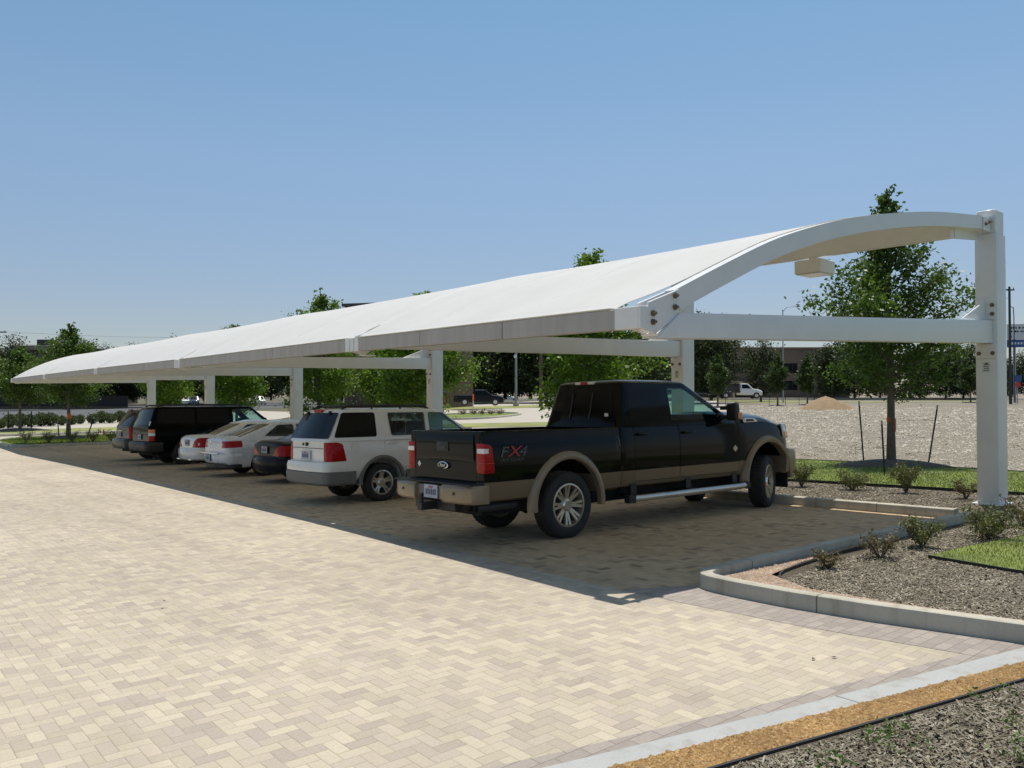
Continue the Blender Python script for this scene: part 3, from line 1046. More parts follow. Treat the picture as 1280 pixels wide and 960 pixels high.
# eave rails between frames, each in three lengths with a visible splice
for n in range(5):
    y0, y1 = FY[n] + 0.24, FY[n + 1] - 0.205
    m = 3
    for k in range(m):
        a, b = lerp(y0, y1, k / m) + (0.012 if k else 0), lerp(y0, y1, (k + 1) / m)
        mb = MB()
        for (yy) in (a, b):
            pass
        def corner(yy):
            x = row_lin = lerp(EX[n], EX[n + 1], (yy - FY[n]) / (FY[n + 1] - FY[n]))
            z = lerp(EZ[n], EZ[n + 1], (yy - FY[n]) / (FY[n + 1] - FY[n]))
            return x, z
        (xa, za), (xb, zb_) = corner(a), corner(b)
        mb.hexa([(xa - 0.06, a, za), (xa + 0.06, a, za), (xb + 0.06, b, zb_), (xb - 0.06, b, zb_)],
                [(xa - 0.06, a, za + 0.195), (xa + 0.06, a, za + 0.195), (xb + 0.06, b, zb_ + 0.195), (xb - 0.06, b, zb_ + 0.195)])
        cpart(mb, 'eave_rail', M['fascia'], bevel=0.008)
# rear rail along the post heads
for n in range(5):
    mb = MB()
    mb.box(12.93, 13.05, FY[n] + 0.085, FY[n + 1] - 0.085, 4.13, 4.445)
    cpart(mb, 'rear_rail', M['white_steel'], bevel=0.01)
    mb = MB()
    mb.tube([(12.99, FY[n] + 0.10, 4.30), (12.99, FY[n] + 0.05, 4.34)], 0.03, 6)
    cpart(mb, 'rail_stub', M['white_steel'])

# closure panel between the rear rail and the end post, behind the first rafter
y_ = FY[0] + ARCH_W / 2 + 0.012
mb = MB(); mb.prism([(13.052, 4.13), (PX - .03, 4.225), (PX - .03, 4.46), (13.052, 4.40)], y_, y_ + 0.02)
cpart(mb, 'end_closure', M['white_steel'])

# the membrane: one taut panel per bay, pulled down to the eave rail, scalloped clear of the brackets
def membrane(n):
    y0, y1 = FY[n], FY[n + 1]
    NU, NV = 30, 26
    def edge(u, side):
        # the panel corner is cut away at the eave next to each bracket
        c = 0.30 if (n == 0 and side == 0) else 0.10
        return 0.002 + c * math.exp(-(u / 0.055) ** 1.6)
    top, bot = [], []
    for i in range(NU + 1):
        u = (i / NU) ** 1.35
        ya = y0 + edge(u, 0) - (0.0 if n else -0.06)
        yb = y1 - edge(u, 1) + 0.0
        if n == 4: yb = y1 - 0.075 + 0.08
        r1 = []
        for j in range(NV + 1):
            v = j / NV
            yy = lerp(ya, yb, v)
            ex = row(EX, yy)
            exl = lerp(EX[n], EX[n + 1], (yy - y0) / (y1 - y0))
            x = exl - 0.062 + (13.02 - exl + 0.062) * u
            z = arch_z(x, yy, True)
            sag = 0.03 * math.sin(math.pi * v) ** 0.6 * math.sin(math.pi * min(1, u * 1.0)) 
            z = z - sag + 0.012
            ezl = lerp(EZ[n], EZ[n + 1], (yy - y0) / (y1 - y0)) + 0.20
            if u < 0.02: z = ezl + 0.012
            # welded seam ridges
            r1.append(Vector((x, yy, z)))
        top.append(r1)
    mb = MB()
    nv = NV + 1
    vt = [p for r in top for p in r]
    vb = [p - Vector((0, 0, 0.006)) for p in vt]
    f = []
    o = len(vt)
    for i in range(NU):
        for j in range(NV):
            a, b, c, d = i * nv + j, i * nv + j + 1, (i + 1) * nv + j + 1, (i + 1) * nv + j
            f.append((a, b, c, d)); f.append((o + d, o + c, o + b, o + a))
    for i in range(NU):
        for j in (0, NV):
            a, d = i * nv + j, (i + 1) * nv + j
            f.append((a, d, o + d, o + a))
    for j in range(NV):
        for i in (0, NU):
            a, b = i * nv + j, i * nv + j + 1
            f.append((a, b, o + b, o + a))
    mb.add(vt + vb, f)
    return cpart(mb, 'roof_membrane', M['fabric'], smooth=40)
for n in range(5):
    membrane(n)
# seam welts on the membrane above the inner rafters and at the third points
for n in range(5):
    for t in (0.0, 0.34, 0.67):
        yy = lerp(FY[n], FY[n + 1], t)
        pts = []
        for k in range(1, 31):
            u = 0.03 + 0.97 * k / 31
            ex = row(EX, yy)
            x = ex + (13.28 - ex) * u
            sag = 0.03 * math.sin(math.pi * t) ** 0.8 * math.sin(math.pi * u)
            pts.append((x, yy, arch_z(x, yy, True) - sag + 0.014))
        if n == 0 and t == 0: continue
        hw_ = 0.014 if t else 0.045
        rings = [[(x, y - hw_, z - .010), (x, y - hw_ * .7, z - .001), (x, y + hw_ * .7, z - .001), (x, y + hw_, z - .010)] for x, y, z in pts]
        mb = MB(); mb.loft(rings)
        cpart(mb, 'seam_welt', M['seam'], smooth=60)

# lamp housing hung from the rear rail
lx, ly = 12.99, 7.25
lz = 4.13
lamp = empty('canopy_light', (lx, ly, lz), 'white box lamp hanging beneath the canopy near its rear edge', 'lamp')
mb = MB(); mb.box(-0.25, 0.25, -0.24, 0.24, -0.29, -0.06); mb.build('housing', M['white_steel'], lamp, bevel=0.012)
mb = MB(); mb.box(-0.22, 0.22, -0.21, 0.21, -0.305, -0.292); mb.build('lens', M['clear_lens'], lamp)
mb = MB(); mb.box(-0.10, 0.10, -0.05, 0.05, -0.058, -0.004); mb.build('mount', M['white_steel'], lamp)
# ------------------------------------------------------------------ vehicles (local x = forward, rear axle at x = 0, near side = -y)
def car_ring(hw, zb, zs, zt, fl=0.0):
    h = zs - zb
    half = [(0, zb), (hw * .5, zb), (hw - .14, zb), (hw - .06, zb + .02), (hw - .025, zb + .08), (hw - .006, zb + h * .30), (hw, zb + h * .48),
            (hw - .004, zb + h * .66), (hw - .022, zb + h * .86), (hw - .05, zs - .012), (hw - .085, zs + .004),
            (hw - .16, zs + (zt - zs) * .35), (hw * .55, zs + (zt - zs) * .85), (hw * .25, zt - .002), (0, zt)]
    right = [(-y, z) for y, z in half]
    left = [(y, z) for y, z in half[1:-1]][::-1]
    return right + left           # closed loop, starting bottom centre, up the near side, over and down

def loft_body(name, mat, parent, x0, x1, hw, zb, zs, zt, step=0.09, smooth=32, ringf=car_ring, rnd=0.05):
    n = max(6, int((x1 - x0) / step))
    xs = sorted(set([round(x0 + (x1 - x0) * k / n, 5) for k in range(n + 1)] + [round(x0 + d * rnd, 5) for d in (.04, .15, .35, .65)] + [round(x1 - d * rnd, 5) for d in (.04, .15, .35, .65)]))
    rings = []
    for x in xs:
        d = min(x - x0, x1 - x)
        q = 0.0 if d >= rnd else rnd * (1 - math.sqrt(max(0.0, 1 - (1 - d / rnd) ** 2)))
        r = ringf(hermite(hw, x) - q, hermite(zb, x) + q * .4, hermite(zs, x) - q * .8, hermite(zt, x) - q * .8)
        rings.append([(x, y, z) for y, z in r])
    mb = MB(); mb.loft(rings)
    return mb.build(name, mat, parent, smooth=smooth)

class House:
    """greenhouse: stacked rounded-rectangle rings from belt to roof"""
    def __init__(self, base, roof, crown=0.04, rc=(0.10, 0.16), bow=(0.05, 0.10)):
        self.b, self.r, self.crown, self.rc, self.bow = base, roof, crown, rc, bow
    def par(self, z):
        t = (z - self.b[3]) / (self.r[3] - self.b[3])
        return [lerp(self.b[i], self.r[i], t) for i in range(3)]
    def ring(self, xr, xf, w, z):
        pts = []
        rc = self.rc
        br, bf = self.bow
        n = 5
        # near side going forward, round the front, far side back, round the rear
        def arc(cx, cy, r, a0, a1):
            return [(cx + r * math.cos(math.radians(lerp(a0, a1, k / n))), cy + r * math.sin(math.radians(lerp(a0, a1, k / n)))) for k in range(n + 1)]
        r0, r1 = rc
        pts += arc(xr + r0 + 0, -w + r0, r0, 180, 270)
        pts += [(lerp(xr + r0, xf - r1, k / 8), -w) for k in range(1, 8)]
        pts += arc(xf - r1 - 0, -w + r1, r1, 270, 360)
        m = 6
        ya = w - r1
        pts += [(xf + bf * (1 - (lerp(-ya, ya, k / m) / ya) ** 2), lerp(-ya, ya, k / m)) for k in range(1, m)]
        pts += arc(xf - r1, w - r1, r1, 0, 90)
        pts += [(lerp(xf - r1, xr + r0, k / 8), w) for k in range(1, 8)]
        pts += arc(xr + r0, w - r0, r0, 90, 180)
        ya = w - r0
        pts += [(xr - br * (1 - (lerp(ya, -ya, k / m) / ya) ** 2), lerp(ya, -ya, k / m)) for k in range(1, m)]
        return [(x, y, z) for x, y in pts]
    def build(self, name, mat, parent, zlow=None, smooth=35):
        z0, z1 = (zlow if zlow is not None else self.b[3]), self.r[3]
        rings = []
        for k in range(9):
            z = lerp(z0, z1, k / 8)
            xr, xf, w = self.par(z)
            rings.append(self.ring(xr, xf, w, z))
        xr, xf, w = self.par(z1)
        for ins, up in ((0.02, 0.016), (0.055, 0.03), (0.13, 0.042), (0.30, 0.042 + self.crown * .7), (w * .75, 0.042 + self.crown)):
            rings.append(self.ring(xr + ins, xf - ins, w - min(ins, w - .17), z1 + up))
        mb = MB(); mb.loft(rings)
        self.o = mb.build(name, mat, parent, smooth=smooth)
        return self.o
    def side_pane(self, poly, s, name, mat, parent, off=0.004, th=0.008):
        v1, v2 = [], []
        for x, z in poly:
            w = self.par(z)[2]
            v1.append((x, s * (w + off), z)); v2.append((x, s * (w + off - th), z))
        return self._slab(v1, v2, name, mat, parent)
    def end_pane(self, poly, rear, name, mat, parent, off=0.006, th=0.008):
        v1, v2 = [], []
        sub = []
        m = len(poly)
        for i in range(m):
            a, b = poly[i], poly[(i + 1) % m]
            k = max(1, int(abs(b[0] - a[0]) / 0.15))
            for j in range(k):
                sub.append((lerp(a[0], b[0], j / k), lerp(a[1], b[1], j / k)))
        for y, z in sub:
            xr, xf, w = self.par(z)
            ya = w - self.rc[0 if rear else 1]
            bow = self.bow[0 if rear else 1] * max(0, 1 - (y / ya) ** 2)
            x = (xr - bow - off) if rear else (xf + bow + off)
            v1.append((x, y, z)); v2.append((x + (th if rear else -th), y, z))
        return self._slab(v1, v2, name, mat, parent, True)
    def _slab(self, v1, v2, name, mat, parent, tri=False):
        n = len(v1)
        mb = MB()
        f = [tuple(range(n)), tuple(range(2 * n - 1, n - 1, -1))] + [(i, i + n, (i + 1) % n + n, (i + 1) % n) for i in range(n)]
        mb.add(v1 + v2, f)
        me = mb.mesh(name)
        if tri:
            bm = bmesh.new(); bm.from_mesh(me)
            big = [q for q in bm.faces if len(q.verts) > 4]
            bmesh.ops.triangulate(bm, faces=big, quad_method='BEAUTY', ngon_method='BEAUTY')
            bm.to_mesh(me); bm.free()
        return link(name, me, mat, parent)
    def hollow(self, shield, floor=0.02, wall=0.045):
        """make the cabin hollow and open the windscreen, so the clear side windows look right through"""
        zf = self.b[3] + floor
        zt_ = self.r[3] - 0.03
        rings = []
        for z in (zf, lerp(zf, zt_, .5), zt_):
            xr, xf, w = self.par(z)
            rings.append([(xr + .12, -(w - wall), z), (xf - .10, -(w - wall), z), (xf - .10, w - wall, z), (xr + .12, w - wall, z)])
        mb = MB(); mb.loft(rings)
        boolop(self.o, mb, 'DIFFERENCE', 35)
        cy = sum(p[0] for p in shield) / len(shield); cz = sum(p[1] for p in shield) / len(shield)
        q = [(y + (cy - y) * .04, z + (cz - z) * .06) for y, z in shield]
        xm = lerp(self.par(self.r[3])[0], self.par(self.r[3])[1], .75)
        mb = MB(); mb.prism(q, xm, self.b[1] + .6, 'yz')
        boolop(self.o, mb, 'DIFFERENCE', 35)
    def tunnel(self, poly, shrink=0.02):
        cx = sum(p[0] for p in poly) / len(poly); cz = sum(p[1] for p in poly) / len(poly)
        q = [(x + (cx - x) * shrink * 2, z + (cz - z) * shrink * 2) for x, z in poly]
        mb = MB(); mb.prism(q, -1.4, 1.4)
        boolop(self.o, mb, 'DIFFERENCE', 35)

def plan_slab(xe, hw, depth, r, z_prof, rear=True, bow=0.06):
    """bumper: plan outline with rounded corners, stacked over (z, inset)"""
    def ring(z, ins):
        pts = []
        w = hw - ins
        n = 6
        rr = r
        for k in range(n + 1):
            a = math.radians(lerp(270, 180, k / n))
            pts.append((rr + rr * math.cos(a), -w + rr + rr * math.sin(a)))
        m = 8
        for k in range(1, m):
            y = lerp(-(w - rr), w - rr, k / m)
            pts.append((-bow * (1 - (y / (w - rr)) ** 2), y))
        for k in range(n + 1):
            a = math.radians(lerp(180, 90, k / n))
            pts.append((rr + rr * math.cos(a), w - rr + rr * math.sin(a)))
        pts = [(depth, -w)] + pts + [(depth, w)]
        return [((xe + x + ins) if rear else (xe - x - ins), y, z) for x, y in pts]
    mb = MB(); mb.loft([ring(z, i) for z, i in z_prof])
    return mb

def tyre_prof(R, rim, w):
    h = w / 2
    return [(rim - .012, -h + .03), (rim + .012, -h + .006), (rim + .035, -h - .002), (R - .045, -h - .004), (R - .018, -h + .012), (R, -h + .042),
            (R + .002, 0), (R, h - .042), (R - .018, h - .012), (R - .045, h + .004), (rim + .035, h + .002), (rim + .012, h - .006), (rim - .012, h - .03)]

def make_wheel(parent, x, y, z, R, rim, w, style, mat, side, steer=0.0):
    """outer face looks to -y on the near side; the tyre and hub cap are pieces of the wheel"""
    mb = MB()
    h = w / 2
    # rim lip and barrel
    mb.lathe([(rim, -h + .012), (rim - .022, -h + .008), (rim - .030, -h + .05), (rim - .05, h - .05), (rim - .01, h - .01), (rim, h - .02)], 'y', 40, closed=True)
    def spoke(a, r0, r1, w0, w1, d0, d1, th):
        ca, sa = math.cos(a), math.sin(a)
        def P(r, t, d):
            return (r * ca - t * sa, d, r * sa + t * ca)
        mb.hexa([P(r0, -w0, d0 + th), P(r1, -w1, d1 + th), P(r1, w1, d1 + th), P(r0, w0, d0 + th)],
                [P(r0, -w0 * .8, d0), P(r1, -w1 * .8, d1), P(r1, w1 * .8, d1), P(r0, w0 * .8, d0)])
    d0, d1 = -h + .055, -h + .022
    if style == 'eight':
        for k in range(8):
            a = 2 * math.pi * k / 8
            for s in (-1, 1):
                spoke(a + s * .125, .07, rim - .014, .021, .021, d0, d1, .035)
    elif style == 'five':
        for k in range(5):
            a = 2 * math.pi * k / 5 + math.pi / 2
            for s in (-1, 1):
                spoke(a + s * .16, .05, rim - .014, .024, .022, d0, d1, .035)
    else:
        for k in range(7):
            a = 2 * math.pi * k / 7
            spoke(a, .05, rim - .016, .03, .024, d0, d1, .03)
    mb.lathe([(0, d0 - .004), (.085, d0 - .004), (.10, d0 + .01), (.10, d0 + .05), (0, d0 + .05)], 'y', 24)
    wh = mb.build('wheel', mat, parent, smooth=35)
    mb = MB(); mb.lathe(tyre_prof(R, rim, w), 'y', 48, closed=True)
    # tread blocks
    for k in range(44):
        a = 2 * math.pi * k / 44
        for t0, t1 in ((-h + .05, -.012), (.012, h - .05)):
            ca, sa = math.cos(a), math.sin(a)
            ca2, sa2 = math.cos(a + .09), math.sin(a + .09)
            r0, r1 = R - .01, R + .009
            mb.hexa([(r0 * ca, t0, r0 * sa), (r0 * ca2, t0, r0 * sa2), (r0 * ca2, t1, r0 * sa2), (r0 * ca, t1, r0 * sa)],
                    [(r1 * ca, t0, r1 * sa), (r1 * ca2, t0, r1 * sa2), (r1 * ca2, t1, r1 * sa2), (r1 * ca, t1, r1 * sa)])
    mb.build('tyre', M['rubber'], wh, smooth=35)
    mb = MB(); mb.lathe([(0, d0 - .03), (.055, d0 - .028), (.075, d0 - .012), (.078, d0 + .0), (0, d0 + .0)], 'y', 24)
    mb.build('hub_cap', M['chrome'] if style == 'eight' else mat, wh, smooth=35)
    mb = MB(); mb.lathe([(0, -h + .10), (rim - .055, -h + .10), (rim - .055, h - .04), (0, h - .04)], 'y', 24)
    mb.build('brake_disc', M['dark_steel'], wh, smooth=35)
    wh.location = (x, y, z)
    wh.rotation_euler = (0, 0, steer + (math.pi if side > 0 else 0))
    return wh

def arch_cut(x, z, R, hw, depth=0.40):
    mb = MB()
    for s in (-1, 1):
        a, b = sorted((s * (hw - depth), s * (hw + .3)))
        mb.lathe([(0, a), (R, a), (R, b), (0, b)], 'y', 40, (x, 0, z))
        mb.box(x - R, x + R, a, b, -0.5, z)
    return mb

def arch_cutter(o, x, z, R, hw, depth=0.40):
    for s in (-1, 1):
        a, b = sorted((s * (hw - depth), s * (hw + .3)))
        prof_ = [(x + R * math.cos(math.radians(t)), z + R * math.sin(math.radians(t))) for t in range(0, 181, 9)]
        prof_ = [(x + R, -0.5)] + prof_ + [(x - R, -0.5)]
        mb = MB(); mb.prism(prof_, a, b)
        boolop(o, mb, 'DIFFERENCE', 32)

def arch_band(x, z, r0, r1, y0, y1, s, a0=-8, a1=188, below=None):
    """flare or lip round a wheel opening"""
    rings = []
    for k in range(33):
        a = math.radians(lerp(a0, a1, k / 32))
        ca, sa = math.cos(a), math.sin(a)
        def P(r, y): return (x + r * ca, s * y, z + r * sa)
        rings.append([P(r0, y0), P(r0, y1 - .012), P(r0 + .015, y1), P(lerp(r0, r1, .6), y1 - .004), P(r1 - .008, lerp(y0, y1, .55)), P(r1, y0)])
    mb = MB(); mb.loft(rings)
    return mb

def text_mesh(s, size, name, mat, parent, loc, rot, shear=0.0, depth=0.002, scale=(1, 1, 1)):
    cu = bpy.data.curves.new(name, 'FONT')
    cu.body = s
    cu.size = size
    cu.extrude = depth
    cu.shear = shear
    cu.align_x = 'LEFT'
    tmp = bpy.data.objects.new(name, cu)
    COL.objects.link(tmp)
    bpy.context.view_layer.update()
    me = bpy.data.meshes.new_from_object(tmp.evaluated_get(bpy.context.evaluated_depsgraph_get()))
    bpy.data.objects.remove(tmp)
    me.transform(Matrix.LocRotScale(Vector(loc), Matrix.Rotation(0, 3, 'X').to_euler() if False else rot, Vector(scale)))
    return link(name, me, mat, parent)

from mathutils import Euler
SIDE = Euler((math.pi / 2, 0, 0))              # text on the near side, reads along +x
REAR = Euler((math.pi / 2, 0, -math.pi / 2))   # text on the rear face, reads towards -y

def plate(parent, x, y, z, w=0.30, h=0.155, frame=None):
    mb = MB(); mb.box(x - .006, x + .02, y - w / 2 - .012, y + w / 2 + .012, z - h / 2 - .012, z + h / 2 + .012)
    p = mb.build('licence_plate', frame or M['dark_steel'], parent, bevel=0.004)
    mb = MB(); mb.box(x - .010, x - .0061, y - w / 2, y + w / 2, z - h / 2, z + h / 2)
    mb.build('plate_face', M['plate'], p)
    mb = MB()
    for k in range(6):
        yy = y + w / 2 - .035 - k * .041
        mb.box(x - .0125, x - .0105, yy - .026, yy, z - .04, z + .025)
        if k % 2: mb.box(x - .0125, x - .0105, yy - .03, yy + .0, z + .03, z + .034)
    mb.build('plate_figures', M['plate_ink'], p)
    mb = MB(); mb.box(x - .0125, x - .0105, y - .05, y + .05, z + .042, z + .062)
    mb.build('plate_heading', M['plate_red'], p)
    return p

def door_pair(body, x0, x1, z0, z1, hw, mat, parent, handle=None, skew=(0, 0), r=0.06, hmat=None, gap=0.007):
    """a door on each side cut out of the body shell"""
    out = []
    poly = round_poly([(x0, z0), (x1, z0), (x1 + skew[1], z1), (x0 + skew[0], z1)], r)
    cx, cz = (x0 + x1) / 2, (z0 + z1) / 2
    big = round_poly([(x0 - gap, z0 - gap), (x1 + gap, z0 - gap), (x1 + gap + skew[1], z1 + gap), (x0 - gap + skew[0], z1 + gap)], r + gap)
    for s in (-1, 1):
        a, b = sorted((s * (hw - .12), s * (hw + .2)))
        mi = MB(); mi.prism(poly, a, b)
        a2, b2 = sorted((s * (hw - .10), s * (hw + .2)))
        mo = MB(); mo.prism(big, a2, b2)
        d = cut_part(body, 'door', mat, mi, mo, parent)
        if handle:
            hx, hz = handle
            mb = MB(); mb.box(hx - .10, hx + .10, s * (hw + .012) - .012, s * (hw + .012) + .012, hz - .018, hz + .018)
            mb.build('handle', hmat or mat, d, bevel=0.008, seg=2, smooth=40)
        out.append(d)
    return out

def place_car(root, px_or_xy, y, roll=True):
    x = px_or_xy
    root.location = (x, y, tz(x + 1.4, y))
    root.rotation_euler = (-math.atan(0.02), 0, 0)

def underbody(parent, x0, x1, hw, z0, z1):
    mb = MB(); mb.box(x0, x1, -hw, hw, z0, z1)
    return mb.build('underbody', M['cavity'], parent)

# ---------------------------------------------------------------- the crew cab pickup in front
def pickup():
    T = empty('pickup_truck', (0, 0, 0), 'dark green crew cab pickup with tan lower body and flared arches in the nearest bay', 'pickup')
    HW = 0.86
    P, D, TAN = M['truck_paint'], M['truck_dark'], M['truck_tan']
    # load bed
    def bring(hw, zb, zs, zt, fl=0):
        half = [(0, zb), (.55, zb), (hw - .12, zb), (hw - .045, zb + .03), (hw - .02, zb + .10), (hw - .004, .80), (hw, .98), (hw - .006, 1.14), (hw - .016, 1.20),
                (hw - .030, 1.235), (hw - .030, 1.31), (hw - .036, zt - .02), (hw - .055, zt), (hw * .5, zt), (0, zt)]
        return [(-y, z) for y, z in half] + [(y, z) for y, z in half[1:-1]][::-1]
    bed = loft_body('load_bed', P, T, -1.345, 0.985, [(-1.345, HW - .02), (-1.30, HW - .004), (-1.2, HW), (.985, HW)], [(-2, .54), (2, .54)], [(-2, 1.3), (2, 1.3)], [(-2, 1.372), (2, 1.372)], 0.12, 30, bring, 0.012)
    arch_cutter(bed, 0.0, 0.44, 0.56, HW, 0.42)
    mb = MB(); mb.box(-1.27, .93, -.72, .72, .92, 1.7)
    boolop(bed, mb, 'DIFFERENCE', 30)
    # tailgate, with a soft raised lip
    mi = MB(); mi.box(-1.6, -1.285, -.685, .685, .655, 1.6)
    mo = MB(); mo.box(-1.6, -1.262, -.692, .692, .648, 1.6)
    gate = cut_part(bed, 'tailgate', D, mi, mo, T)
    mb = MB(); mb.loft([[(-1.350 + a, y, z) for a, z in ((.004, 1.02), (-.006 - .004 * math.cos(y * 2.2), 1.05), (-.008 - .008 * math.cos(y * 2.2), 1.2 + .045 * math.cos(y * 2.0)), (-.004, 1.315), (.004, 1.335), (.03, 1.335), (.03, 1.02))] for y in [-.65 + 1.3 * k / 24 for k in range(25)]])
    mb.build('pressing', D, gate, smooth=50)
    mb = MB(); mb.box(-1.378, -1.34, -.13, .13, 1.13, 1.25); h = mb.build('handle', M['black_plastic'], gate, bevel=0.012, seg=2, smooth=40)
    mb = MB(); mb.box(-1.387, -1.3785, -.09, .09, 1.15, 1.19); mb.build('latch', M['dark_steel'], gate, bevel=0.003)
    # oval badge
    mb = MB(); mb.add([], [])
    rings = []
    for (sc, x) in ((1.0, -1.345), (1.0, -1.372), (.88, -1.376)):
        rings.append([(x, .115 * sc * math.cos(2 * math.pi * k / 28), 0.955 + .047 * sc * math.sin(2 * math.pi * k / 28)) for k in range(28)])
    mb = MB(); mb.loft(rings); bd = mb.build('badge', M['chrome'], gate, smooth=40)
    rings = [[(x, .098 * math.cos(2 * math.pi * k / 28), 0.955 + .037 * math.sin(2 * math.pi * k / 28)) for k in range(28)] for x in (-1.3765, -1.3785)]
    mb = MB(); mb.loft(rings); mb.build('badge_field', M['slate_paint'], bd, smooth=40)
    text_mesh('Ford', 0.06, 'badge_lettering', M['chrome'], bd, (-1.379, .062, .938), REAR, 0.3, 0.001)
    mb = MB(); mb.prism([(.55, 0.955), (.59, 0.915), (.63, 0.955), (.59, .995)], -1.351, -1.347, 'yz'); mb.build('diamond_sticker', M['white_mark'], gate)
    # tail lamps wrap the bed corners
    for s in (-1, 1):
        def yy(v): return s * v
        poly = round_poly([(-1.352, .885), (-1.19, .885), (-1.235, 1.215), (-1.352, 1.235)], [.0, .02, .05, .0])
        mb = MB(); a, b = sorted((yy(.70), yy(HW + .005))); mb.prism(poly, a, b)
        lamp_ = mb.build('tail_lamp', M['red_lens'], T, bevel=0.012, seg=2, smooth=40)
        mb = MB(); a, b = sorted((yy(.715), yy(HW + .007))); mb.box(-1.3545, -1.285, a, b, 1.115, 1.175)
        mb.build('reversing_lens', M['clear_lens'], lamp_, bevel=0.004)
        mb = MB(); a, b = sorted((yy(.71), yy(HW + .007))); mb.box(-1.3548, -1.2, a, b, 1.00, 1.006)
        mb.build('lens_seam', M['plate_red'], lamp_)
    # rear bumper: tan ends, dark step with the plate
    for s in (-1, 1):
        rings = []
        for y, xo in ((.30, -1.60), (.40, -1.605), (.73, -1.58), (.85, -1.53), (.885, -1.44), (.89, -1.33)):
            rings.append([(xo, s * y, .565), (xo - .008, s * y, .60), (xo - .008, s * y, .72), (xo + .02, s * y, .755), (xo + .20 if y < .86 else -1.30, s * y, .755), (xo + .20 if y < .86 else -1.30, s * y, .54), (xo + .03, s * y, .54)])
        mb = MB(); mb.loft(rings)
        be = mb.build('bumper_end', TAN, T, bevel=0.006, smooth=40)
        mb = MB(); mb.lathe([(0, 0), (.018, 0), (.018, -.006), (0, -.006)], 'x', 12, (-1.606, s * .58, .66)); mb.build('parking_sensor', M['black_plastic'], be)
    mb = MB(); mb.loft([[(-1.555, y, .565), (-1.555, y, .735), (-1.36, y, .757), (-1.36, y, .54)] for y in (-.298, .298)]); mb.build('bumper_step', M['grey_clad'], T, bevel=0.01, smooth=40)
    mb = MB(); mb.loft([[(-1.57, y, .757), (-1.57, y, .772), (-1.345, y, .775), (-1.345, y, .757)] for y in (-.86, -.74, .74, .86)]); mb.build('bumper_pad', M['black_plastic'], T, bevel=0.004)
    plate(T, -1.557, -.02, .655)
    # hitch, twin exhaust, spare tyre bulk under the bed
    mb = MB(); mb.box(-1.72, -1.2, -.05, .05, .44, .53); mb.box(-1.5, -1.4, -.45, .45, .44, .54); mb.tube([(-1.69, 0, .53), (-1.69, 0, .60)], .028, 10); mb.lathe([(0, 0), (.03, .005), (.03, .05), (0, .06)], 'z', 12, (-1.69, 0, .59))
    mb.build('tow_hitch', M['black_plastic'], T, bevel=0.004)
    for k in range(2):
        y = -.62 + .115 * k
        mb = MB(); mb.lathe([(.048, -1.30), (.052, -1.31), (.052, -.7), (.030, -.7), (.030, -1.0), (.044, -1.29)], 'x', 20, (0, y, .47), closed=True); mb.build('exhaust_tip', M['dark_steel'], T, smooth=40)
    underbody(T, -1.15, 4.9, .52, .36, .60)
    mb = MB(); mb.tube([(0, -.75, .40), (0, .75, .40)], .06, 10); mb.lathe([(0, -.17), (.10, -.14), (.16, 0), (.10, .14), (0, .17)], 'y', 16, (0, 0, .40)); mb.build('rear_axle', M['cavity'], T, smooth=40)
    # cab and nose
    cab = loft_body('cab', P, T, 1.005, 5.27,
                    [(1.0, HW - .012), (1.08, HW), (3.8, HW), (4.6, HW - .01), (5.0, HW - .035), (5.18, HW - .09), (5.27, HW - .16)],
                    [(1, .55), (3.7, .55), (4.3, .6), (5.27, .66)],
                    [(1, 1.40), (3.3, 1.41), (3.75, 1.44), (4.6, 1.38), (5.1, 1.28), (5.27, 1.20)],
                    [(1, 1.44), (3.3, 1.46), (3.75, 1.56), (4.4, 1.54), (4.95, 1.46), (5.15, 1.40), (5.27, 1.28)], 0.085)
    arch_cutter(cab, 4.50, 0.46, 0.60, HW, 0.46)
    hs = House((1.01, 3.72, HW - .035, 1.40), (1.15, 2.66, .68, 1.975), 0.028, (0.12, 0.16), (0.03, 0.10))
    hs.build('cab_roof', D, T, 1.37)
    wf = round_poly([(2.10, 1.445), (3.36, 1.465), (2.665, 1.915), (2.12, 1.915)], [.04, .05, .06, .05])
    wr = round_poly([(1.20, 1.445), (1.95, 1.445), (1.95, 1.915), (1.27, 1.915)], [.05, .04, .05, .07])
    ws = round_poly([(-.68, 1.50), (.68, 1.50), (.56, 1.92), (-.56, 1.92)], .06)
    hs.tunnel(wf)
    hs.hollow(ws)
    for s in (-1, 1):
        hs.side_pane(wf, s, 'front_side_window', M['glass'], T)
        hs.side_pane(wr, s, 'rear_side_window', M['tint'], T)
        mb = MB()
    rw = hs.end_pane(round_poly([(-.67, 1.45), (.67, 1.45), (.56, 1.90), (-.56, 1.90)], .06), True, 'rear_window', M['tint'], T)
    for y in (-.21, .21):
        xr = hs.par(1.66)[0]
        mb = MB(); mb.hexa([(hs.par(1.47)[0] - .045, y - .012, 1.47), (hs.par(1.47)[0] - .03, y - .012, 1.47), (hs.par(1.47)[0] - .03, y + .012, 1.47), (hs.par(1.47)[0] - .045, y + .012, 1.47)],
                           [(hs.par(1.85)[0] - .045, y - .012, 1.85), (hs.par(1.85)[0] - .03, y - .012, 1.85), (hs.par(1.85)[0] - .03, y + .012, 1.85), (hs.par(1.85)[0] - .045, y + .012, 1.85)])
        mb.build('slider_bar', M['black_plastic'], rw)
    mb = MB(); mb.box(hs.par(1.49)[0] - .0475, hs.par(1.49)[0] - .036, -.60, -.535, 1.515, 1.56); mb.build('window_sticker', M['white_mark'], rw)
    hs.end_pane(round_poly([(-.68, 1.50), (.68, 1.50), (.56, 1.92), (-.56, 1.92)], .06), False, 'windscreen', M['glass'], T)
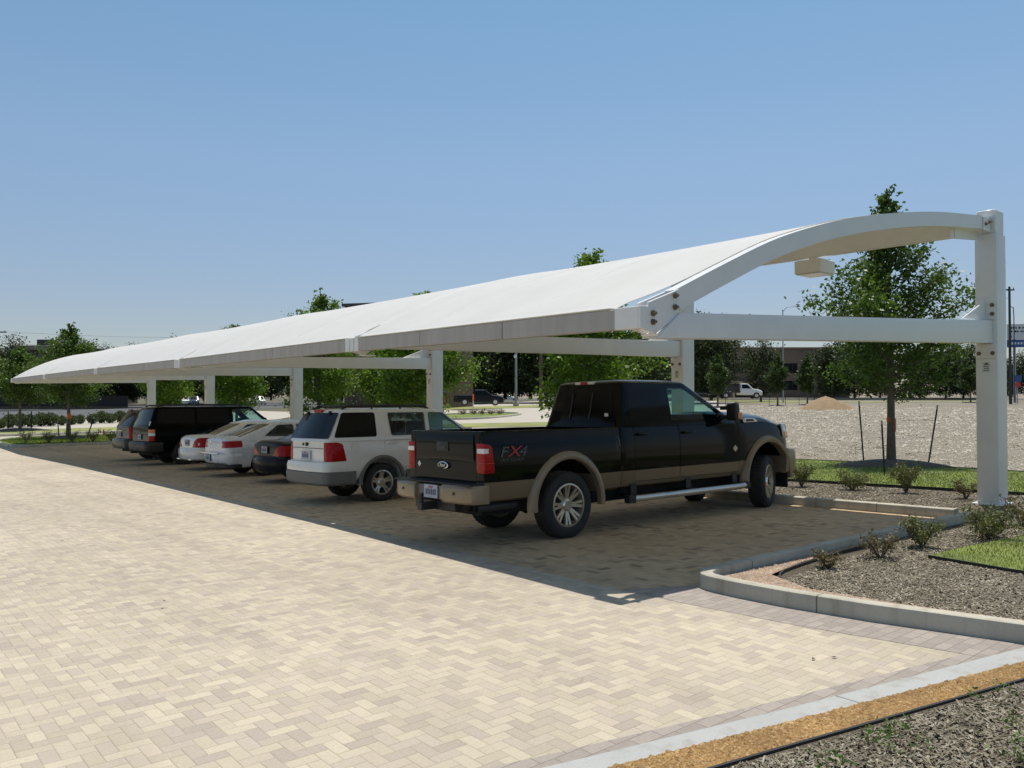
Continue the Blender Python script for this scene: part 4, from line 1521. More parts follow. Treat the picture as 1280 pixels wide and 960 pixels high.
    # third brake lamp: red between two clear cargo lamps
    mb = MB(); mb.box(1.10, 1.17, -.20, .20, 1.965, 2.005); tb = mb.build('high_brake_lamp', M['clear_lens'], T, bevel=0.008, smooth=40)
    mb = MB(); mb.box(1.096, 1.13, -.075, .075, 1.967, 2.003); mb.build('red_lens', M['red_lens'], tb)
    # interior seen through the front side windows
    st = MB(); st.lathe([(.165, -.014), (.18, 0), (.165, .014), (.15, 0)], 'x', 24, closed=True)
    sw = st.build('steering_wheel', M['interior'], T, smooth=40); sw.location = (2.86, .40, 1.42); sw.rotation_euler = (0, -.45, 0)
    for y in (-.40, .40):
        mb = MB(); mb.box(2.16, 2.27, y - .13, y + .13, 1.47, 1.66); mb.build('headrest', M['interior'], T, bevel=0.035, seg=3, smooth=50)
    # doors
    door_pair(cab, 1.27, 2.235, .63, 1.385, HW, P, T, (1.42, 1.27), r=.05, hmat=D)
    door_pair(cab, 2.255, 3.70, .63, 1.385, HW, P, T, (2.42, 1.27), r=.05, hmat=D)
    # flares
    for s in (-1, 1):
        arch_band(0, .44, .555, .665, HW - .05, HW + .045, s, -6, 186).build('wheel_flare', TAN, T, smooth=50)
        arch_band(4.50, .46, .595, .71, HW - .09, HW + .045, s, -2, 186).build('wheel_flare', TAN, T, smooth=50)
        # step bar with brackets
        mb = MB(); mb.tube([(1.10, s * .915, .41), (1.3, s * .915, .405), (3.6, s * .915, .405), (3.78, s * .915, .415)], .047, 12)
        sb = mb.build('step_bar', M['alloy'], T, smooth=50)
        mb = MB(); mb.box(1.02, 1.16, s * .915 - .055, s * .915 + .055, .355, .465); mb.build('bracket', M['black_plastic'], sb, bevel=0.008)
        mb = MB(); mb.box(3.74, 3.84, s * .915 - .05, s * .915 + .05, .365, .465); mb.build('bracket', M['black_plastic'], sb, bevel=0.008)
        for bx in (1.25, 2.45, 3.6):
            a, b = sorted((s * .56, s * .915))
            mb = MB(); mb.prism([(bx - .04, .40), (bx + .04, .40), (bx + .05, .455), (bx - .05, .455)], a, b); mb.build('bracket', M['black_plastic'], sb)
            a, b = sorted((s * .77, s * .83))
            mb = MB(); mb.box(bx - .06, bx + .06, a, b, .4555, .60); mb.build('bracket', M['black_plastic'], sb)
        # towing mirror
        mb = MB(); a, b = sorted((s * .93, s * 1.12)); mb.hexa([(3.28, a, 1.42), (3.40, a, 1.42), (3.40, b, 1.42), (3.28, b, 1.42)], [(3.26, a, 1.685), (3.37, a, 1.685), (3.37, b, 1.67), (3.26, b, 1.67)])
        mr = mb.build('wing_mirror', M['black_plastic'], T, bevel=0.03, seg=3, smooth=50)
        mb = MB(); mb.hexa([(3.355, a + .015, 1.57), (3.425, a + .015, 1.57), (3.425, b - .015, 1.57), (3.355, b - .015, 1.57)], [(3.345, a + .02, 1.675), (3.39, a + .02, 1.675), (3.39, b - .02, 1.66), (3.345, b - .02, 1.66)])
        mb.build('mirror_cap', M['chrome'], mr, bevel=0.015, seg=2, smooth=50)
        mb = MB(); c, d = sorted((s * 1.02, s * 1.132)); mb.box(3.33, 3.425, c, d, 1.445, 1.54); mb.build('turn_lens', M['amber_lens'], mr, bevel=0.012, seg=2)
        mb = MB(); c, d = sorted((s * .80, s * .95)); mb.box(3.29, 3.37, c, d, 1.44, 1.50); mb.box(3.29, 3.37, c, d, 1.58, 1.64); mb.build('mirror_arm', M['black_plastic'], mr)
        # wing vent
        mb = MB(); mb.prism([(3.83, 1.375), (4.22, 1.385), (4.12, 1.44), (3.86, 1.45)], s * (HW - .03), s * (HW + .004)); mb.build('wing_vent', M['chrome'], T, bevel=0.006)
        mb = MB(); mb.prism([(3.88, 1.39), (4.13, 1.397), (4.08, 1.43), (3.90, 1.435)], s * (HW + .0045), s * (HW + .006)); mb.build('vent_mesh', M['black_plastic'], T)
        # door emblem
        mb = MB(); mb.prism(round_poly([(3.52, .985), (3.585, .93), (3.65, .985), (3.585, 1.04)], .015), s * (HW - .01), s * (HW + .008)); mb.build('door_emblem', M['alloy_tan'], T, bevel=0.003)
        # head lamp with amber corner
        rings = [[(5.25, s * .58, 1.08), (5.285, s * .58, 1.10), (5.235, s * .58, 1.30), (5.15, s * .58, 1.32)], [(5.17, s * .745, 1.08), (5.215, s * .768, 1.10), (5.165, s * .768, 1.33), (5.06, s * .745, 1.345)], [(4.98, s * .825, 1.12), (5.0, s * .845, 1.14), (4.96, s * .835, 1.32), (4.94, s * .81, 1.33)]]
        mb = MB(); mb.loft(rings); hl = mb.build('headlamp', M['clear_lens'], T, bevel=0.008, smooth=40)
        rings = [[(5.185, s * .748, 1.10), (5.222, s * .775, 1.11), (5.20, s * .775, 1.205), (5.16, s * .748, 1.205)], [(5.0, s * .825, 1.13), (5.01, s * .852, 1.14), (5.0, s * .85, 1.21), (4.98, s * .82, 1.21)]]
        mb = MB(); mb.loft(rings); mb.build('turn_lens', M['amber_lens'], hl)
        # mud flap behind the nose
        mb = MB(); a, b = sorted((s * .58, s * .84)); mb.box(5.06, 5.09, a, b, .28, .62); mb.build('air_dam', M['black_plastic'], T)
    # grille and front bumper
    mb = MB(); mb.prism([(-.58, .98), (.58, .98), (.58, 1.32), (-.58, 1.32)], 5.24, 5.32, 'yz'); gr = mb.build('grille', M['chrome'], T, bevel=0.02, seg=2)
    mb = MB()
    for z in (1.03, 1.13, 1.23): mb.box(5.315, 5.328, -.54, .54, z, z + .055)
    mb.build('grille_bars', M['black_plastic'], gr)
    plan_slab(5.41, .89, .42, .20, [(.53, .04), (.56, .01), (.70, 0), (.86, .0), (.915, .015), (.93, .05)], False, .05).build('front_bumper', TAN, T, smooth=40)
    # side lettering
    text_mesh('F', 0.17, 'bedside_letter', M['decal_grey'], T, (-1.125, -(HW + .003), 1.07), SIDE, 0.25, 0.001, (1.5, 1, 1))
    text_mesh('4', 0.17, 'bedside_letter', M['decal_grey'], T, (-.835, -(HW + .003), 1.07), SIDE, 0.25, 0.001, (1.5, 1, 1))
    text_mesh('X', 0.18, 'bedside_cross', M['decal_red'], T, (-1.005, -(HW + .0045), 1.068), SIDE, 0.25, 0.001, (1.55, 1, 1))
    text_mesh('OFF ROAD', 0.05, 'bedside_caption', M['decal_grey'], T, (-1.12, -(HW + .003), 1.012), SIDE, 0.25, 0.001, (1.5, 1, 1))
    # wheels
    for s in (-1, 1):
        make_wheel(T, 0, s * (HW - .13), .415, .415, .275, .275, 'eight', M['alloy_tan'], s)
        make_wheel(T, 4.48, s * (HW - .13), .415, .415, .275, .275, 'eight', M['alloy_tan'], s, math.radians(20))
    T.scale = (1, .92, 1)
    place_car(T, 7.12, 7.29 + HW * .92)
    return T
pickup()
# ---------------------------------------------------------------- the other parked vehicles
def generic(label, cat, name, sp):
    T = empty(name, (0, 0, 0), label, cat)
    HW = sp['hw']
    paint = sp['paint']
    xr, xf = sp['xr'], sp['xf']
    wb = sp['wb']
    R, rim = sp['R'], sp['rim']
    body = loft_body('body', paint, T, xr, xf, sp['khw'], sp['kzb'], sp['kzs'], sp['kzt'], sp.get('step', 0.10), rnd=sp.get('rnd', .06))
    Ra = sp.get('Ra', R + .075)
    for x in (0, wb):
        arch_cutter(body, x, R + .01, Ra, HW, 0.36)
    hs = House(*sp['house'], **sp.get('housekw', {}))
    hs.build('roof', sp.get('roofpaint', paint), T, sp['house'][0][3] - .04)
    for poly, clear in sp['wins']:
        p = round_poly(poly, sp.get('wr', .05))
        if clear: hs.tunnel(p)
        for s in (-1, 1):
            hs.side_pane(p, s, 'side_window', M[sp.get('clear', 'glass')] if clear else M['tint'], T)
    if any(c for _, c in sp['wins']):
        hs.hollow(round_poly(sp['frontwin'], .05))
    hs.end_pane(round_poly(sp['rearwin'], .05), True, 'rear_window', sp.get('rearglass', M['tint']), T)
    hs.end_pane(round_poly(sp['frontwin'], .05), False, 'windscreen', M['glass'] if any(c for _, c in sp['wins']) else M['tint'], T)
    # rear lamps cut from the corners of the shell
    for lm in sp['lamps']:
        poly, kind, mat = lm[0], lm[1], lm[2]
        for s in (-1, 1):
            mi, mo = MB(), MB()
            if kind == 'side':
                a, b = sorted((s * (HW - lm[3]), s * (HW + .1)))
                mi.prism(round_poly(poly, .02), a, b)
                cx = sum(p[0] for p in poly) / len(poly); cz = sum(p[1] for p in poly) / len(poly)
                big = [(cx + (x - cx) * 1.03, cz + (z - cz) * 1.03) for x, z in poly]
                a2, b2 = sorted((s * (HW - lm[3] - .006), s * (HW + .1)))
                mo.prism(round_poly(big, .02), a2, b2)
            else:
                q = [(s * y, z) for y, z in poly]
                cx = sum(p[0] for p in q) / len(q); cz = sum(p[1] for p in q) / len(q)
                big = [(cx + (x - cx) * 1.02, cz + (z - cz) * 1.02) for x, z in q]
                mi.prism(round_poly(q, .02), xr - .2, xr + lm[3], 'yz')
                mo.prism(round_poly(big, .02), xr - .2, xr + lm[3] + .006, 'yz')
            cut_part(body, lm[4] if len(lm) > 4 else 'tail_lamp', mat, mi, mo, T)
    for d in sp.get('doors', []):
        door_pair(body, d[0], d[1], d[2], d[3], HW, paint, T, d[4], r=.06, gap=.006)
    if 'bumper' in sp:
        for bz in sp['bumper']:
            plan_slab(xr - bz.get('out', .05), HW + bz.get('side', .012), bz.get('depth', .5), bz.get('r', .18), bz['prof'], True, bz.get('bow', .05)).build(bz.get('name', 'rear_bumper'), bz['mat'], T, smooth=40)
            if bz.get('front', True):
                plan_slab(xf + .04, HW + .0, .45, .25, bz['prof'], False, .06).build('front_bumper', bz['mat'], T, smooth=40)
    if 'plate' in sp:
        plate(T, *sp['plate'])
    underbody(T, xr + .15, xf - .3, HW - .30, sp['kzb'][0][1] - .09, sp['kzb'][0][1] + .12)
    for s in (-1, 1):
        for x in (0, wb):
            make_wheel(T, x, s * (HW - sp.get('tw', .22) / 2 - .015), R, R, rim, sp.get('tw', .22), sp.get('wheel', 'seven'), M['alloy'], s)
        # door mirror
        if 'mirror' in sp:
            mx, mz = sp['mirror']
            mb = MB(); a, b = sorted((s * (HW - .05), s * (HW + .17))); mb.box(mx - .05, mx + .06, a, b, mz - .065, mz + .085)
            mb.build('wing_mirror', sp.get('mirrorpaint', paint), T, bevel=.03, seg=3, smooth=50)
    # front end: grille and head lamps
    zf = hermite(sp['kzs'], xf)
    for s in (-1, 1):
        a, b = sorted((s * (HW - .50), s * (HW - .17))); mb = MB(); mb.box(xf - .05, xf + .02, a, b, zf - .20, zf - .06)
        mb.build('headlamp', M['clear_lens'], T, bevel=.015, seg=2, smooth=40)
    mb = MB(); mb.box(xf - .03, xf + .012, -(HW - .52), HW - .52, zf - .24, zf - .07); mb.build('grille', M['black_plastic'], T, bevel=.01)
    return T, body, hs

def roof_rack(T, hs, x0, x1, y, z, mat, bars=()):
    for s in (-1, 1):
        mb = MB(); mb.tube([(x0, s * y, z - .035), (x0 + .10, s * y, z + .02), (lerp(x0, x1, .5), s * y, z + .03), (x1 - .12, s * y, z + .02), (x1, s * y, z - .035)], .022, 8)
        for x in (lerp(x0, x1, .33), lerp(x0, x1, .66)):
            mb.tube([(x, s * y, z - .05), (x, s * y, z + .025)], .02, 6)
        r = mb.build('roof_rail', mat, T, smooth=50)
    for x in bars:
        mb = MB(); mb.tube([(x, -y, z + .03), (x, y, z + .03)], .018, 8); mb.build('cross_bar', mat, T, smooth=50)

def rear_emblem(T, x, y, z, r, mat):
    rings = [[(xx, y + rr * math.cos(2 * math.pi * k / 24), z + rr * .62 * math.sin(2 * math.pi * k / 24)) for k in range(24)] for xx, rr in ((x + .02, r), (x - .008, r), (x - .012, r * .8))]
    mb = MB(); mb.loft(rings); return mb.build('badge', mat, T, smooth=40)

# white SUV
HWX = .80
T, body, hs = generic('white SUV with grey lower cladding, dark rear glass and black roof rack', 'SUV', 'white_suv', dict(
    hw=HWX, paint=M['white_paint'], xr=-1.08, xf=3.62, wb=2.78, R=.345, rim=.225, Ra=.435, tw=.235, wheel='five',
    khw=[(-1.08, HWX - .05), (-.98, HWX - .012), (-.7, HWX), (2.6, HWX), (3.2, HWX - .02), (3.5, HWX - .09), (3.62, HWX - .17)],
    kzb=[(-1.1, .40), (3.7, .36)],
    kzs=[(-1.08, 1.14), (1.9, 1.13), (2.2, 1.12), (3.2, 1.05), (3.62, .92)],
    kzt=[(-1.08, 1.17), (1.8, 1.18), (2.1, 1.22), (3.2, 1.12), (3.5, 1.06), (3.62, .98)],
    house=((-1.07, 2.25, HWX - .035, 1.15), (-.80, 1.36, HWX - .135, 1.64), .02), housekw=dict(rc=(.10, .14), bow=(.05, .10)),
    wins=[([(-.96, 1.175), (-.10, 1.175), (-.10, 1.615), (-.77, 1.615)], False), ([(.20, 1.18), (.98, 1.18), (.98, 1.61), (.16, 1.61)], True), ([(1.06, 1.18), (1.93, 1.20), (1.42, 1.60), (1.06, 1.61)], True)],
    rearwin=[(-.745, 1.16), (.745, 1.16), (.655, 1.615), (-.655, 1.615)], frontwin=[(-.62, 1.22), (.62, 1.22), (.55, 1.60), (-.55, 1.60)],
    lamps=[([(-1.2, .76), (-.74, .77), (-.80, 1.06), (-.90, 1.09), (-1.2, 1.09)], 'side', M['red_lens'], .19)],
    doors=[(.05, 1.00, .60, 1.10, (.20, 1.06)), (1.02, 2.02, .50, 1.10, (1.17, 1.06))],
    bumper=[dict(prof=[(.34, .05), (.38, .01), (.50, 0), (.565, 0), (.58, .02)], mat=M['grey_clad'], out=.10, side=.02, depth=.62, r=.16),
            dict(prof=[(.575, .03), (.585, .012), (.68, .010), (.745, .03)], mat=M['white_paint'], out=.10, side=.012, depth=.30, r=.15, front=False)],
    plate=(-1.115, .02, .86, .30, .15, M['white_paint']), mirror=(1.86, 1.22), clear='glass_dim'))
for s in (-1, 1):
    arch_band(0, .355, .43, .50, HWX - .06, HWX + .03, s, -4, 184).build('arch_moulding', M['grey_clad'], T, smooth=50)
    arch_band(2.78, .355, .43, .50, HWX - .06, HWX + .03, s, -4, 184).build('arch_moulding', M['grey_clad'], T, smooth=50)
    a, b = sorted((s * (HWX - .1), s * (HWX + .022)))
    mb = MB(); mb.box(.50, 2.29, a, b, .34, .56); mb.build('sill_cladding', M['grey_clad'], T, bevel=.015, smooth=40)
    mb = MB(); mb.box(.45, .49, a, b, .20, .42); mb.build('mud_flap', M['black_plastic'], T)
mb = MB(); mb.box(-1.17, -1.13, -.62, .50, .578, .61); mb.build('bumper_pad', M['black_plastic'], T, bevel=.006)
mb = MB(); mb.box(-1.195, -1.10, -.16, .12, .43, .50); mb.build('hitch_cover', M['black_plastic'], T, bevel=.01)
mb = MB(); mb.box(-1.092, -1.07, -.60, .60, .983, .990); mb.build('tailgate_seam', M['cavity'], T)
rear_emblem(T, -1.088, .03, 1.055, .055, M['slate_paint'])
mb = MB(); mb.box(-1.093, -1.08, .15, .20, 1.03, 1.075); mb.build('tailgate_key', M['slate_paint'], T, bevel=.004)
roof_rack(T, hs, -.70, 1.15, .56, 1.71, M['black_plastic'], (-.55, .95))
mb = MB(); mb.box(-.885, -.80, -.15, .15, 1.622, 1.668); mb.build('high_brake_lamp', M['red_lens'], T, bevel=.008)
for y in (-.42, .42):
    mb = MB(); mb.box(-.885, -.80, y - .012, y + .012, 1.585, 1.645); mb.build('glass_hinge', M['black_plastic'], T, bevel=.008)
mb = MB(); mb.lathe([(0, 0), (.085, 0), (.085, -.004), (.078, -.004), (.078, -.002), (0, -.002)], 'y', 28, (-.56, -HWX + .0, 1.0)); mb.build('fuel_flap', M['white_paint'], T, smooth=40)
for y in (-.36, .36):
    for x in (.85, 1.05):
        mb = MB(); mb.box(x, x + .11, y - .13, y + .13, 1.2, 1.44); mb.build('headrest', M['interior'], T, bevel=.035, seg=3, smooth=50)
place_car(T, 7.70, 12.70 + HWX)

# silver sedan
HWX = .86
T, body, hs = generic('silver sedan with square red tail lamps and clear round insets beside the white SUV', 'sedan', 'silver_sedan', dict(
    hw=HWX, paint=M['silver_paint'], xr=-1.02, xf=3.62, wb=2.70, R=.32, rim=.215, tw=.215, step=.05, rnd=.12,
    khw=[(-1.02, HWX - .075), (-.97, HWX - .045), (-.8, HWX - .015), (-.4, HWX), (2.6, HWX), (3.2, HWX - .05), (3.5, HWX - .16), (3.62, HWX - .28)],
    kzb=[(-1.02, .33), (-.6, .24), (3.62, .22)],
    kzs=[(-1.02, .955), (-.8, .97), (0, .97), (1.8, .93), (2.4, .88), (3.3, .76), (3.62, .62)],
    kzt=[(-1.02, 1.015), (-.95, 1.04), (-.6, 1.05), (2.0, 1.00), (2.3, .97), (3.2, .84), (3.5, .74), (3.62, .66)],
    house=((-.70, 2.35, HWX - .06, .98), (.32, 1.42, HWX - .25, 1.36), .06), housekw=dict(rc=(.14, .16), bow=(.08, .12)),
    wins=[([(-.02, 1.03), (.86, 1.00), (.86, 1.33), (.42, 1.32)], True), ([(.93, 1.00), (2.02, 1.00), (1.40, 1.32), (.93, 1.335)], True)],
    rearwin=[(-.62, 1.03), (.62, 1.03), (.50, 1.345), (-.50, 1.345)], frontwin=[(-.62, 1.02), (.62, 1.02), (.50, 1.34), (-.50, 1.34)],
    lamps=[([(-1.2, .75), (-.62, .77), (-.63, .93), (-1.2, .92)], 'side', M['red_lens'], .36)],
    doors=[(.16, .90, .36, .93, (.32, .88)), (.92, 1.95, .33, .92, (1.08, .86))],
    bumper=[dict(prof=[(.34, .07), (.38, .02), (.50, 0), (.58, 0), (.62, .03)], mat=M['silver_paint'], out=.06, side=.008, depth=.45, r=.30, bow=.10),
            dict(prof=[(.22, .06), (.25, .03), (.34, .03)], mat=M['black_plastic'], out=.05, side=.0, depth=.42, r=.30, bow=.10, name='bumper_valance')],
    plate=(-1.19, .0, .50, .30, .15), mirror=(1.86, .98), clear='glass_dim'))
for s in (-1, 1):
    mb = MB(); mb.lathe([(0, 0), (.062, 0), (.066, -.012), (.04, -.02), (0, -.02)], 'x', 24, (-.935, s * .66, .84)); mb.build('reversing_lens', M['clear_lens'], T, smooth=40)
    mb = MB(); mb.lathe([(0, 0), (.05, 0), (.054, -.012), (0, -.018)], 'x', 24, (-1.005, s * .53, .84)); mb.build('reversing_lens', M['clear_lens'], T, smooth=40)
rear_emblem(T, -1.115, 0, .90, .06, M['chrome'])
mb = MB(); mb.box(-1.17, -1.12, -.60, .60, .61, .625); mb.build('chrome_strip', M['chrome'], T)
place_car(T, 8.72, 20.2 + HWX)

# pearl white sedan beyond it
HWX = .88
T, body, hs = generic('pearl white sedan with slanted red and clear tail lamps next to the black SUV', 'sedan', 'pearl_white_sedan', dict(
    hw=HWX, paint=M['pearl_paint'], xr=-1.08, xf=3.75, wb=2.90, R=.33, rim=.225, tw=.22, step=.05, rnd=.14,
    khw=[(-1.08, HWX - .10), (-1.02, HWX - .06), (-.8, HWX - .02), (-.4, HWX), (2.7, HWX), (3.3, HWX - .05), (3.6, HWX - .16), (3.75, HWX - .28)],
    kzb=[(-1.08, .34), (-.6, .25), (3.75, .22)],
    kzs=[(-1.08, .935), (-.8, .955), (0, .96), (1.8, .93), (2.6, .86), (3.4, .76), (3.75, .62)],
    kzt=[(-1.08, 1.00), (-.95, 1.03), (-.6, 1.045), (2.1, 1.00), (2.4, .97), (3.3, .84), (3.6, .74), (3.75, .66)],
    house=((-.62, 2.45, HWX - .07, .97), (.36, 1.50, HWX - .27, 1.35), .06), housekw=dict(rc=(.14, .16), bow=(.08, .12)),
    wins=[([(.02, 1.02), (.92, 1.00), (.92, 1.32), (.46, 1.31)], True), ([(.98, 1.00), (2.1, 1.00), (1.48, 1.31), (.98, 1.325)], True)],
    rearwin=[(-.62, 1.02), (.62, 1.02), (.50, 1.335), (-.50, 1.335)], frontwin=[(-.62, 1.02), (.62, 1.02), (.50, 1.33), (-.50, 1.33)],
    lamps=[([(.42, .67), (.95, .67), (.95, .95), (.70, .94), (.55, .83)], 'rear', M['red_lens'], .36)],
    doors=[(.2, .96, .36, .92, (.35, .87)), (.98, 2.05, .33, .92, (1.12, .86))],
    bumper=[dict(prof=[(.30, .08), (.34, .02), (.48, 0), (.60, 0), (.645, .03)], mat=M['pearl_paint'], out=.07, side=.008, depth=.45, r=.34, bow=.10)],
    plate=(-1.095, .0, .80, .30, .15), mirror=(1.95, .98), clear='glass_dim'))
for s in (-1, 1):
    mb = MB(); a, b = sorted((s * .56, s * .82)); mb.prism([(s * .58, .735), (s * .80, .735), (s * .80, .80), (s * .66, .80)], -1.035, -.99, 'yz'); mb.build('reversing_lens', M['clear_lens'], T)
    mb = MB(); a, b = sorted((s * .36, s * .60)); mb.box(-1.19, -1.0, a, b, .30, .345); mb.build('exhaust_tip', M['chrome'], T, bevel=.015, seg=2)
place_car(T, 9.12, 23.3 + HWX)

# dark slate sedan
HWX = .88
T, body, hs = generic('dark slate sedan with large red tail lamps tucked behind the white SUV', 'sedan', 'slate_sedan', dict(
    hw=HWX, paint=M['slate_paint'], xr=-1.03, xf=3.60, wb=2.70, R=.32, rim=.21, tw=.21, step=.05, rnd=.13,
    khw=[(-1.03, HWX - .09), (-.97, HWX - .055), (-.8, HWX - .02), (-.4, HWX), (2.6, HWX), (3.2, HWX - .05), (3.5, HWX - .16), (3.6, HWX - .28)],
    kzb=[(-1.03, .36), (-.6, .24), (3.6, .22)],
    kzs=[(-1.03, .915), (-.8, .925), (0, .925), (1.8, .90), (2.5, .84), (3.3, .74), (3.6, .62)],
    kzt=[(-1.03, .975), (-.95, .995), (-.6, 1.005), (2.0, .98), (2.3, .94), (3.2, .82), (3.5, .73), (3.6, .66)],
    house=((-.58, 2.3, HWX - .07, .94), (.42, 1.42, HWX - .26, 1.28), .05), housekw=dict(rc=(.14, .16), bow=(.08, .12)),
    wins=[([(.05, .99), (.86, .97), (.86, 1.25), (.50, 1.24)], False), ([(.93, .97), (2.0, .97), (1.42, 1.24), (.93, 1.255)], False)],
    rearwin=[(-.62, .99), (.62, .99), (.50, 1.26), (-.50, 1.26)], frontwin=[(-.62, .98), (.62, .98), (.50, 1.26), (-.50, 1.26)],
    lamps=[([(.36, .64), (.98, .64), (.98, .84), (.72, .885), (.55, .79)], 'rear', M['red_lens'], .42)],
    doors=[(.16, .90, .36, .88, (.32, .83)), (.92, 1.95, .33, .88, (1.08, .82))],
    bumper=[dict(prof=[(.24, .10), (.28, .03), (.42, 0), (.56, 0), (.615, .03)], mat=M['slate_paint'], out=.07, side=.008, depth=.42, r=.34, bow=.10)],
    plate=(-1.055, .0, .775, .30, .15), mirror=(1.85, .96)))
place_car(T, 8.85, 17.25 + HWX)

# big black SUV
HWX = .97
sub_spec = dict(
    hw=HWX, paint=M['black_paint'], xr=-1.12, xf=4.35, wb=3.25, R=.385, rim=.225, Ra=.49, tw=.26,
    khw=[(-1.12, HWX - .06), (-1.02, HWX - .012), (-.7, HWX), (3.2, HWX), (3.9, HWX - .02), (4.25, HWX - .09), (4.35, HWX - .17)],
    kzb=[(-1.2, .42), (4.4, .38)],
    kzs=[(-1.12, 1.27), (2.6, 1.26), (3.0, 1.24), (3.9, 1.14), (4.35, 1.02)],
    kzt=[(-1.12, 1.30), (2.5, 1.32), (2.9, 1.36), (3.9, 1.24), (4.2, 1.18), (4.35, 1.08)],
    house=((-1.10, 3.0, HWX - .035, 1.28), (-.90, 2.30, HWX - .16, 1.85), .02), housekw=dict(rc=(.10, .14), bow=(.05, .10)),
    wins=[([(-.90, 1.34), (.30, 1.33), (.30, 1.80), (-.82, 1.80)], False), ([(.40, 1.33), (1.46, 1.33), (1.46, 1.81), (.40, 1.81)], False), ([(1.56, 1.33), (2.72, 1.35), (2.22, 1.80), (1.56, 1.81)], True)],
    rearwin=[(-.82, 1.31), (.82, 1.31), (.72, 1.80), (-.72, 1.80)], frontwin=[(-.76, 1.38), (.76, 1.38), (.66, 1.80), (-.66, 1.80)],
    lamps=[([(-1.3, .80), (-.95, .80), (-.95, .95), (-1.3, .95)], 'side', M['red_lens'], .13), ([(-1.3, .956), (-.95, .956), (-.95, 1.05), (-1.3, 1.05)], 'side', M['clear_lens'], .13, 'reversing_lens'),
           ([(-1.3, 1.056), (-.95, 1.056), (-.95, 1.16), (-1.3, 1.16)], 'side', M['amber_lens'], .13, 'turn_lens')],
    doors=[(.36, 1.48, .62, 1.23, (.52, 1.14)), (1.52, 2.76, .55, 1.23, (1.68, 1.14))],
    bumper=[dict(prof=[(.44, .07), (.48, .02), (.60, 0), (.72, 0), (.77, .03)], mat=M['black_plastic'], out=.14, side=.01, depth=.55, r=.18)],
    plate=(-1.14, .0, .92, .30, .15), mirror=(2.6, 1.40), clear='glass')
T, body, hs = generic('long black SUV with stacked amber, clear and red tail lamps under the canopy', 'SUV', 'black_suv', sub_spec)
roof_rack(T, hs, -.80, 2.0, .62, 1.92, M['black_plastic'], (-.55, 1.4))
mb = MB(); mb.box(-1.42, -1.15, -.05, .05, .40, .47); mb.tube([(-1.38, 0, .47), (-1.38, 0, .53)], .026, 8); mb.build('tow_hitch', M['black_plastic'], T, bevel=.004)
mb = MB(); mb.hexa([(-1.115, -.88, 1.28), (-1.06, -.88, 1.28), (-1.06, -.84, 1.28), (-1.115, -.84, 1.28)], [(-1.075, -.86, 1.42), (-1.02, -.86, 1.42), (-1.02, -.82, 1.42), (-1.075, -.82, 1.42)])
mb.build('glass_latch', M['clear_lens'], T, bevel=.01)
for y in (-.4, .4):
    mb = MB(); mb.box(1.62, 1.74, y - .13, y + .13, 1.34, 1.62); mb.build('headrest', M['interior'], T, bevel=.035, seg=3, smooth=50)
place_car(T, 8.88, 26.85 + HWX)

# taupe SUV at the far end
sp2 = dict(sub_spec)
HWX = .92
def shrink(ks): return [(x, v - .05) for x, v in ks]
sp2.update(hw=HWX, paint=M['taupe_paint'], khw=shrink(sub_spec['khw']), house=((-1.10, 2.7, HWX - .035, 1.25), (-.78, 2.0, HWX - .16, 1.78), .02),
           kzs=[(-1.12, 1.24), (2.4, 1.23), (2.8, 1.20), (3.9, 1.10), (4.35, 1.0)], kzt=[(-1.12, 1.27), (2.3, 1.29), (2.7, 1.32), (3.9, 1.20), (4.2, 1.14), (4.35, 1.05)],
           wins=[([(-.86, 1.30), (.30, 1.29), (.30, 1.73), (-.72, 1.73)], False), ([(.40, 1.29), (1.3, 1.29), (1.3, 1.74), (.40, 1.74)], False), ([(1.4, 1.29), (2.42, 1.31), (1.94, 1.73), (1.4, 1.74)], False)],
           rearwin=[(-.78, 1.27), (.78, 1.27), (.66, 1.72), (-.66, 1.72)], frontwin=[(-.7, 1.34), (.7, 1.34), (.6, 1.73), (-.6, 1.73)],
           lamps=[([(-1.3, .80), (-.98, .80), (-.98, 1.22), (-1.3, 1.22)], 'side', M['red_lens'], .14)],
           doors=[(.36, 1.34, .62, 1.20, (.52, 1.12)), (1.38, 2.46, .55, 1.20, (1.54, 1.12))],
           bumper=[dict(prof=[(.44, .07), (.48, .02), (.60, 0), (.74, 0), (.79, .03)], mat=M['taupe_paint'], out=.16, side=.01, depth=.55, r=.18)],
           plate=(-1.14, .25, .94, .30, .15), mirror=(2.3, 1.36))
T, body, hs = generic('taupe SUV farthest along the canopy, half hidden by the long black SUV', 'SUV', 'taupe_suv', sp2)
mb = MB(); mb.box(-1.15, -1.11, .0, .52, 1.05, 1.085); mb.build('chrome_strip', M['chrome'], T, bevel=.006)
mb = MB(); mb.box(-.88, -.80, -.18, .18, 1.80, 1.84); mb.build('high_brake_lamp', M['red_lens'], T, bevel=.008)
place_car(T, 9.22, 30.3 + HWX)
# ------------------------------------------------------------------ plants
def fast_mesh(name, verts, faces_n, k):
    """verts (N,3); faces_n faces of k consecutive vertices"""
    me = bpy.data.meshes.new(name)
    nv = len(verts)
    me.vertices.add(nv)
    me.vertices.foreach_set('co', np.asarray(verts, dtype=np.float32).ravel())
    me.loops.add(nv)
    me.loops.foreach_set('vertex_index', np.arange(nv, dtype=np.int32))
    me.polygons.add(faces_n)
    me.polygons.foreach_set('loop_start', np.arange(0, nv, k, dtype=np.int32))
    me.polygons.foreach_set('loop_total', np.full(faces_n, k, dtype=np.int32))
    me.update(calc_edges=True)
    return me

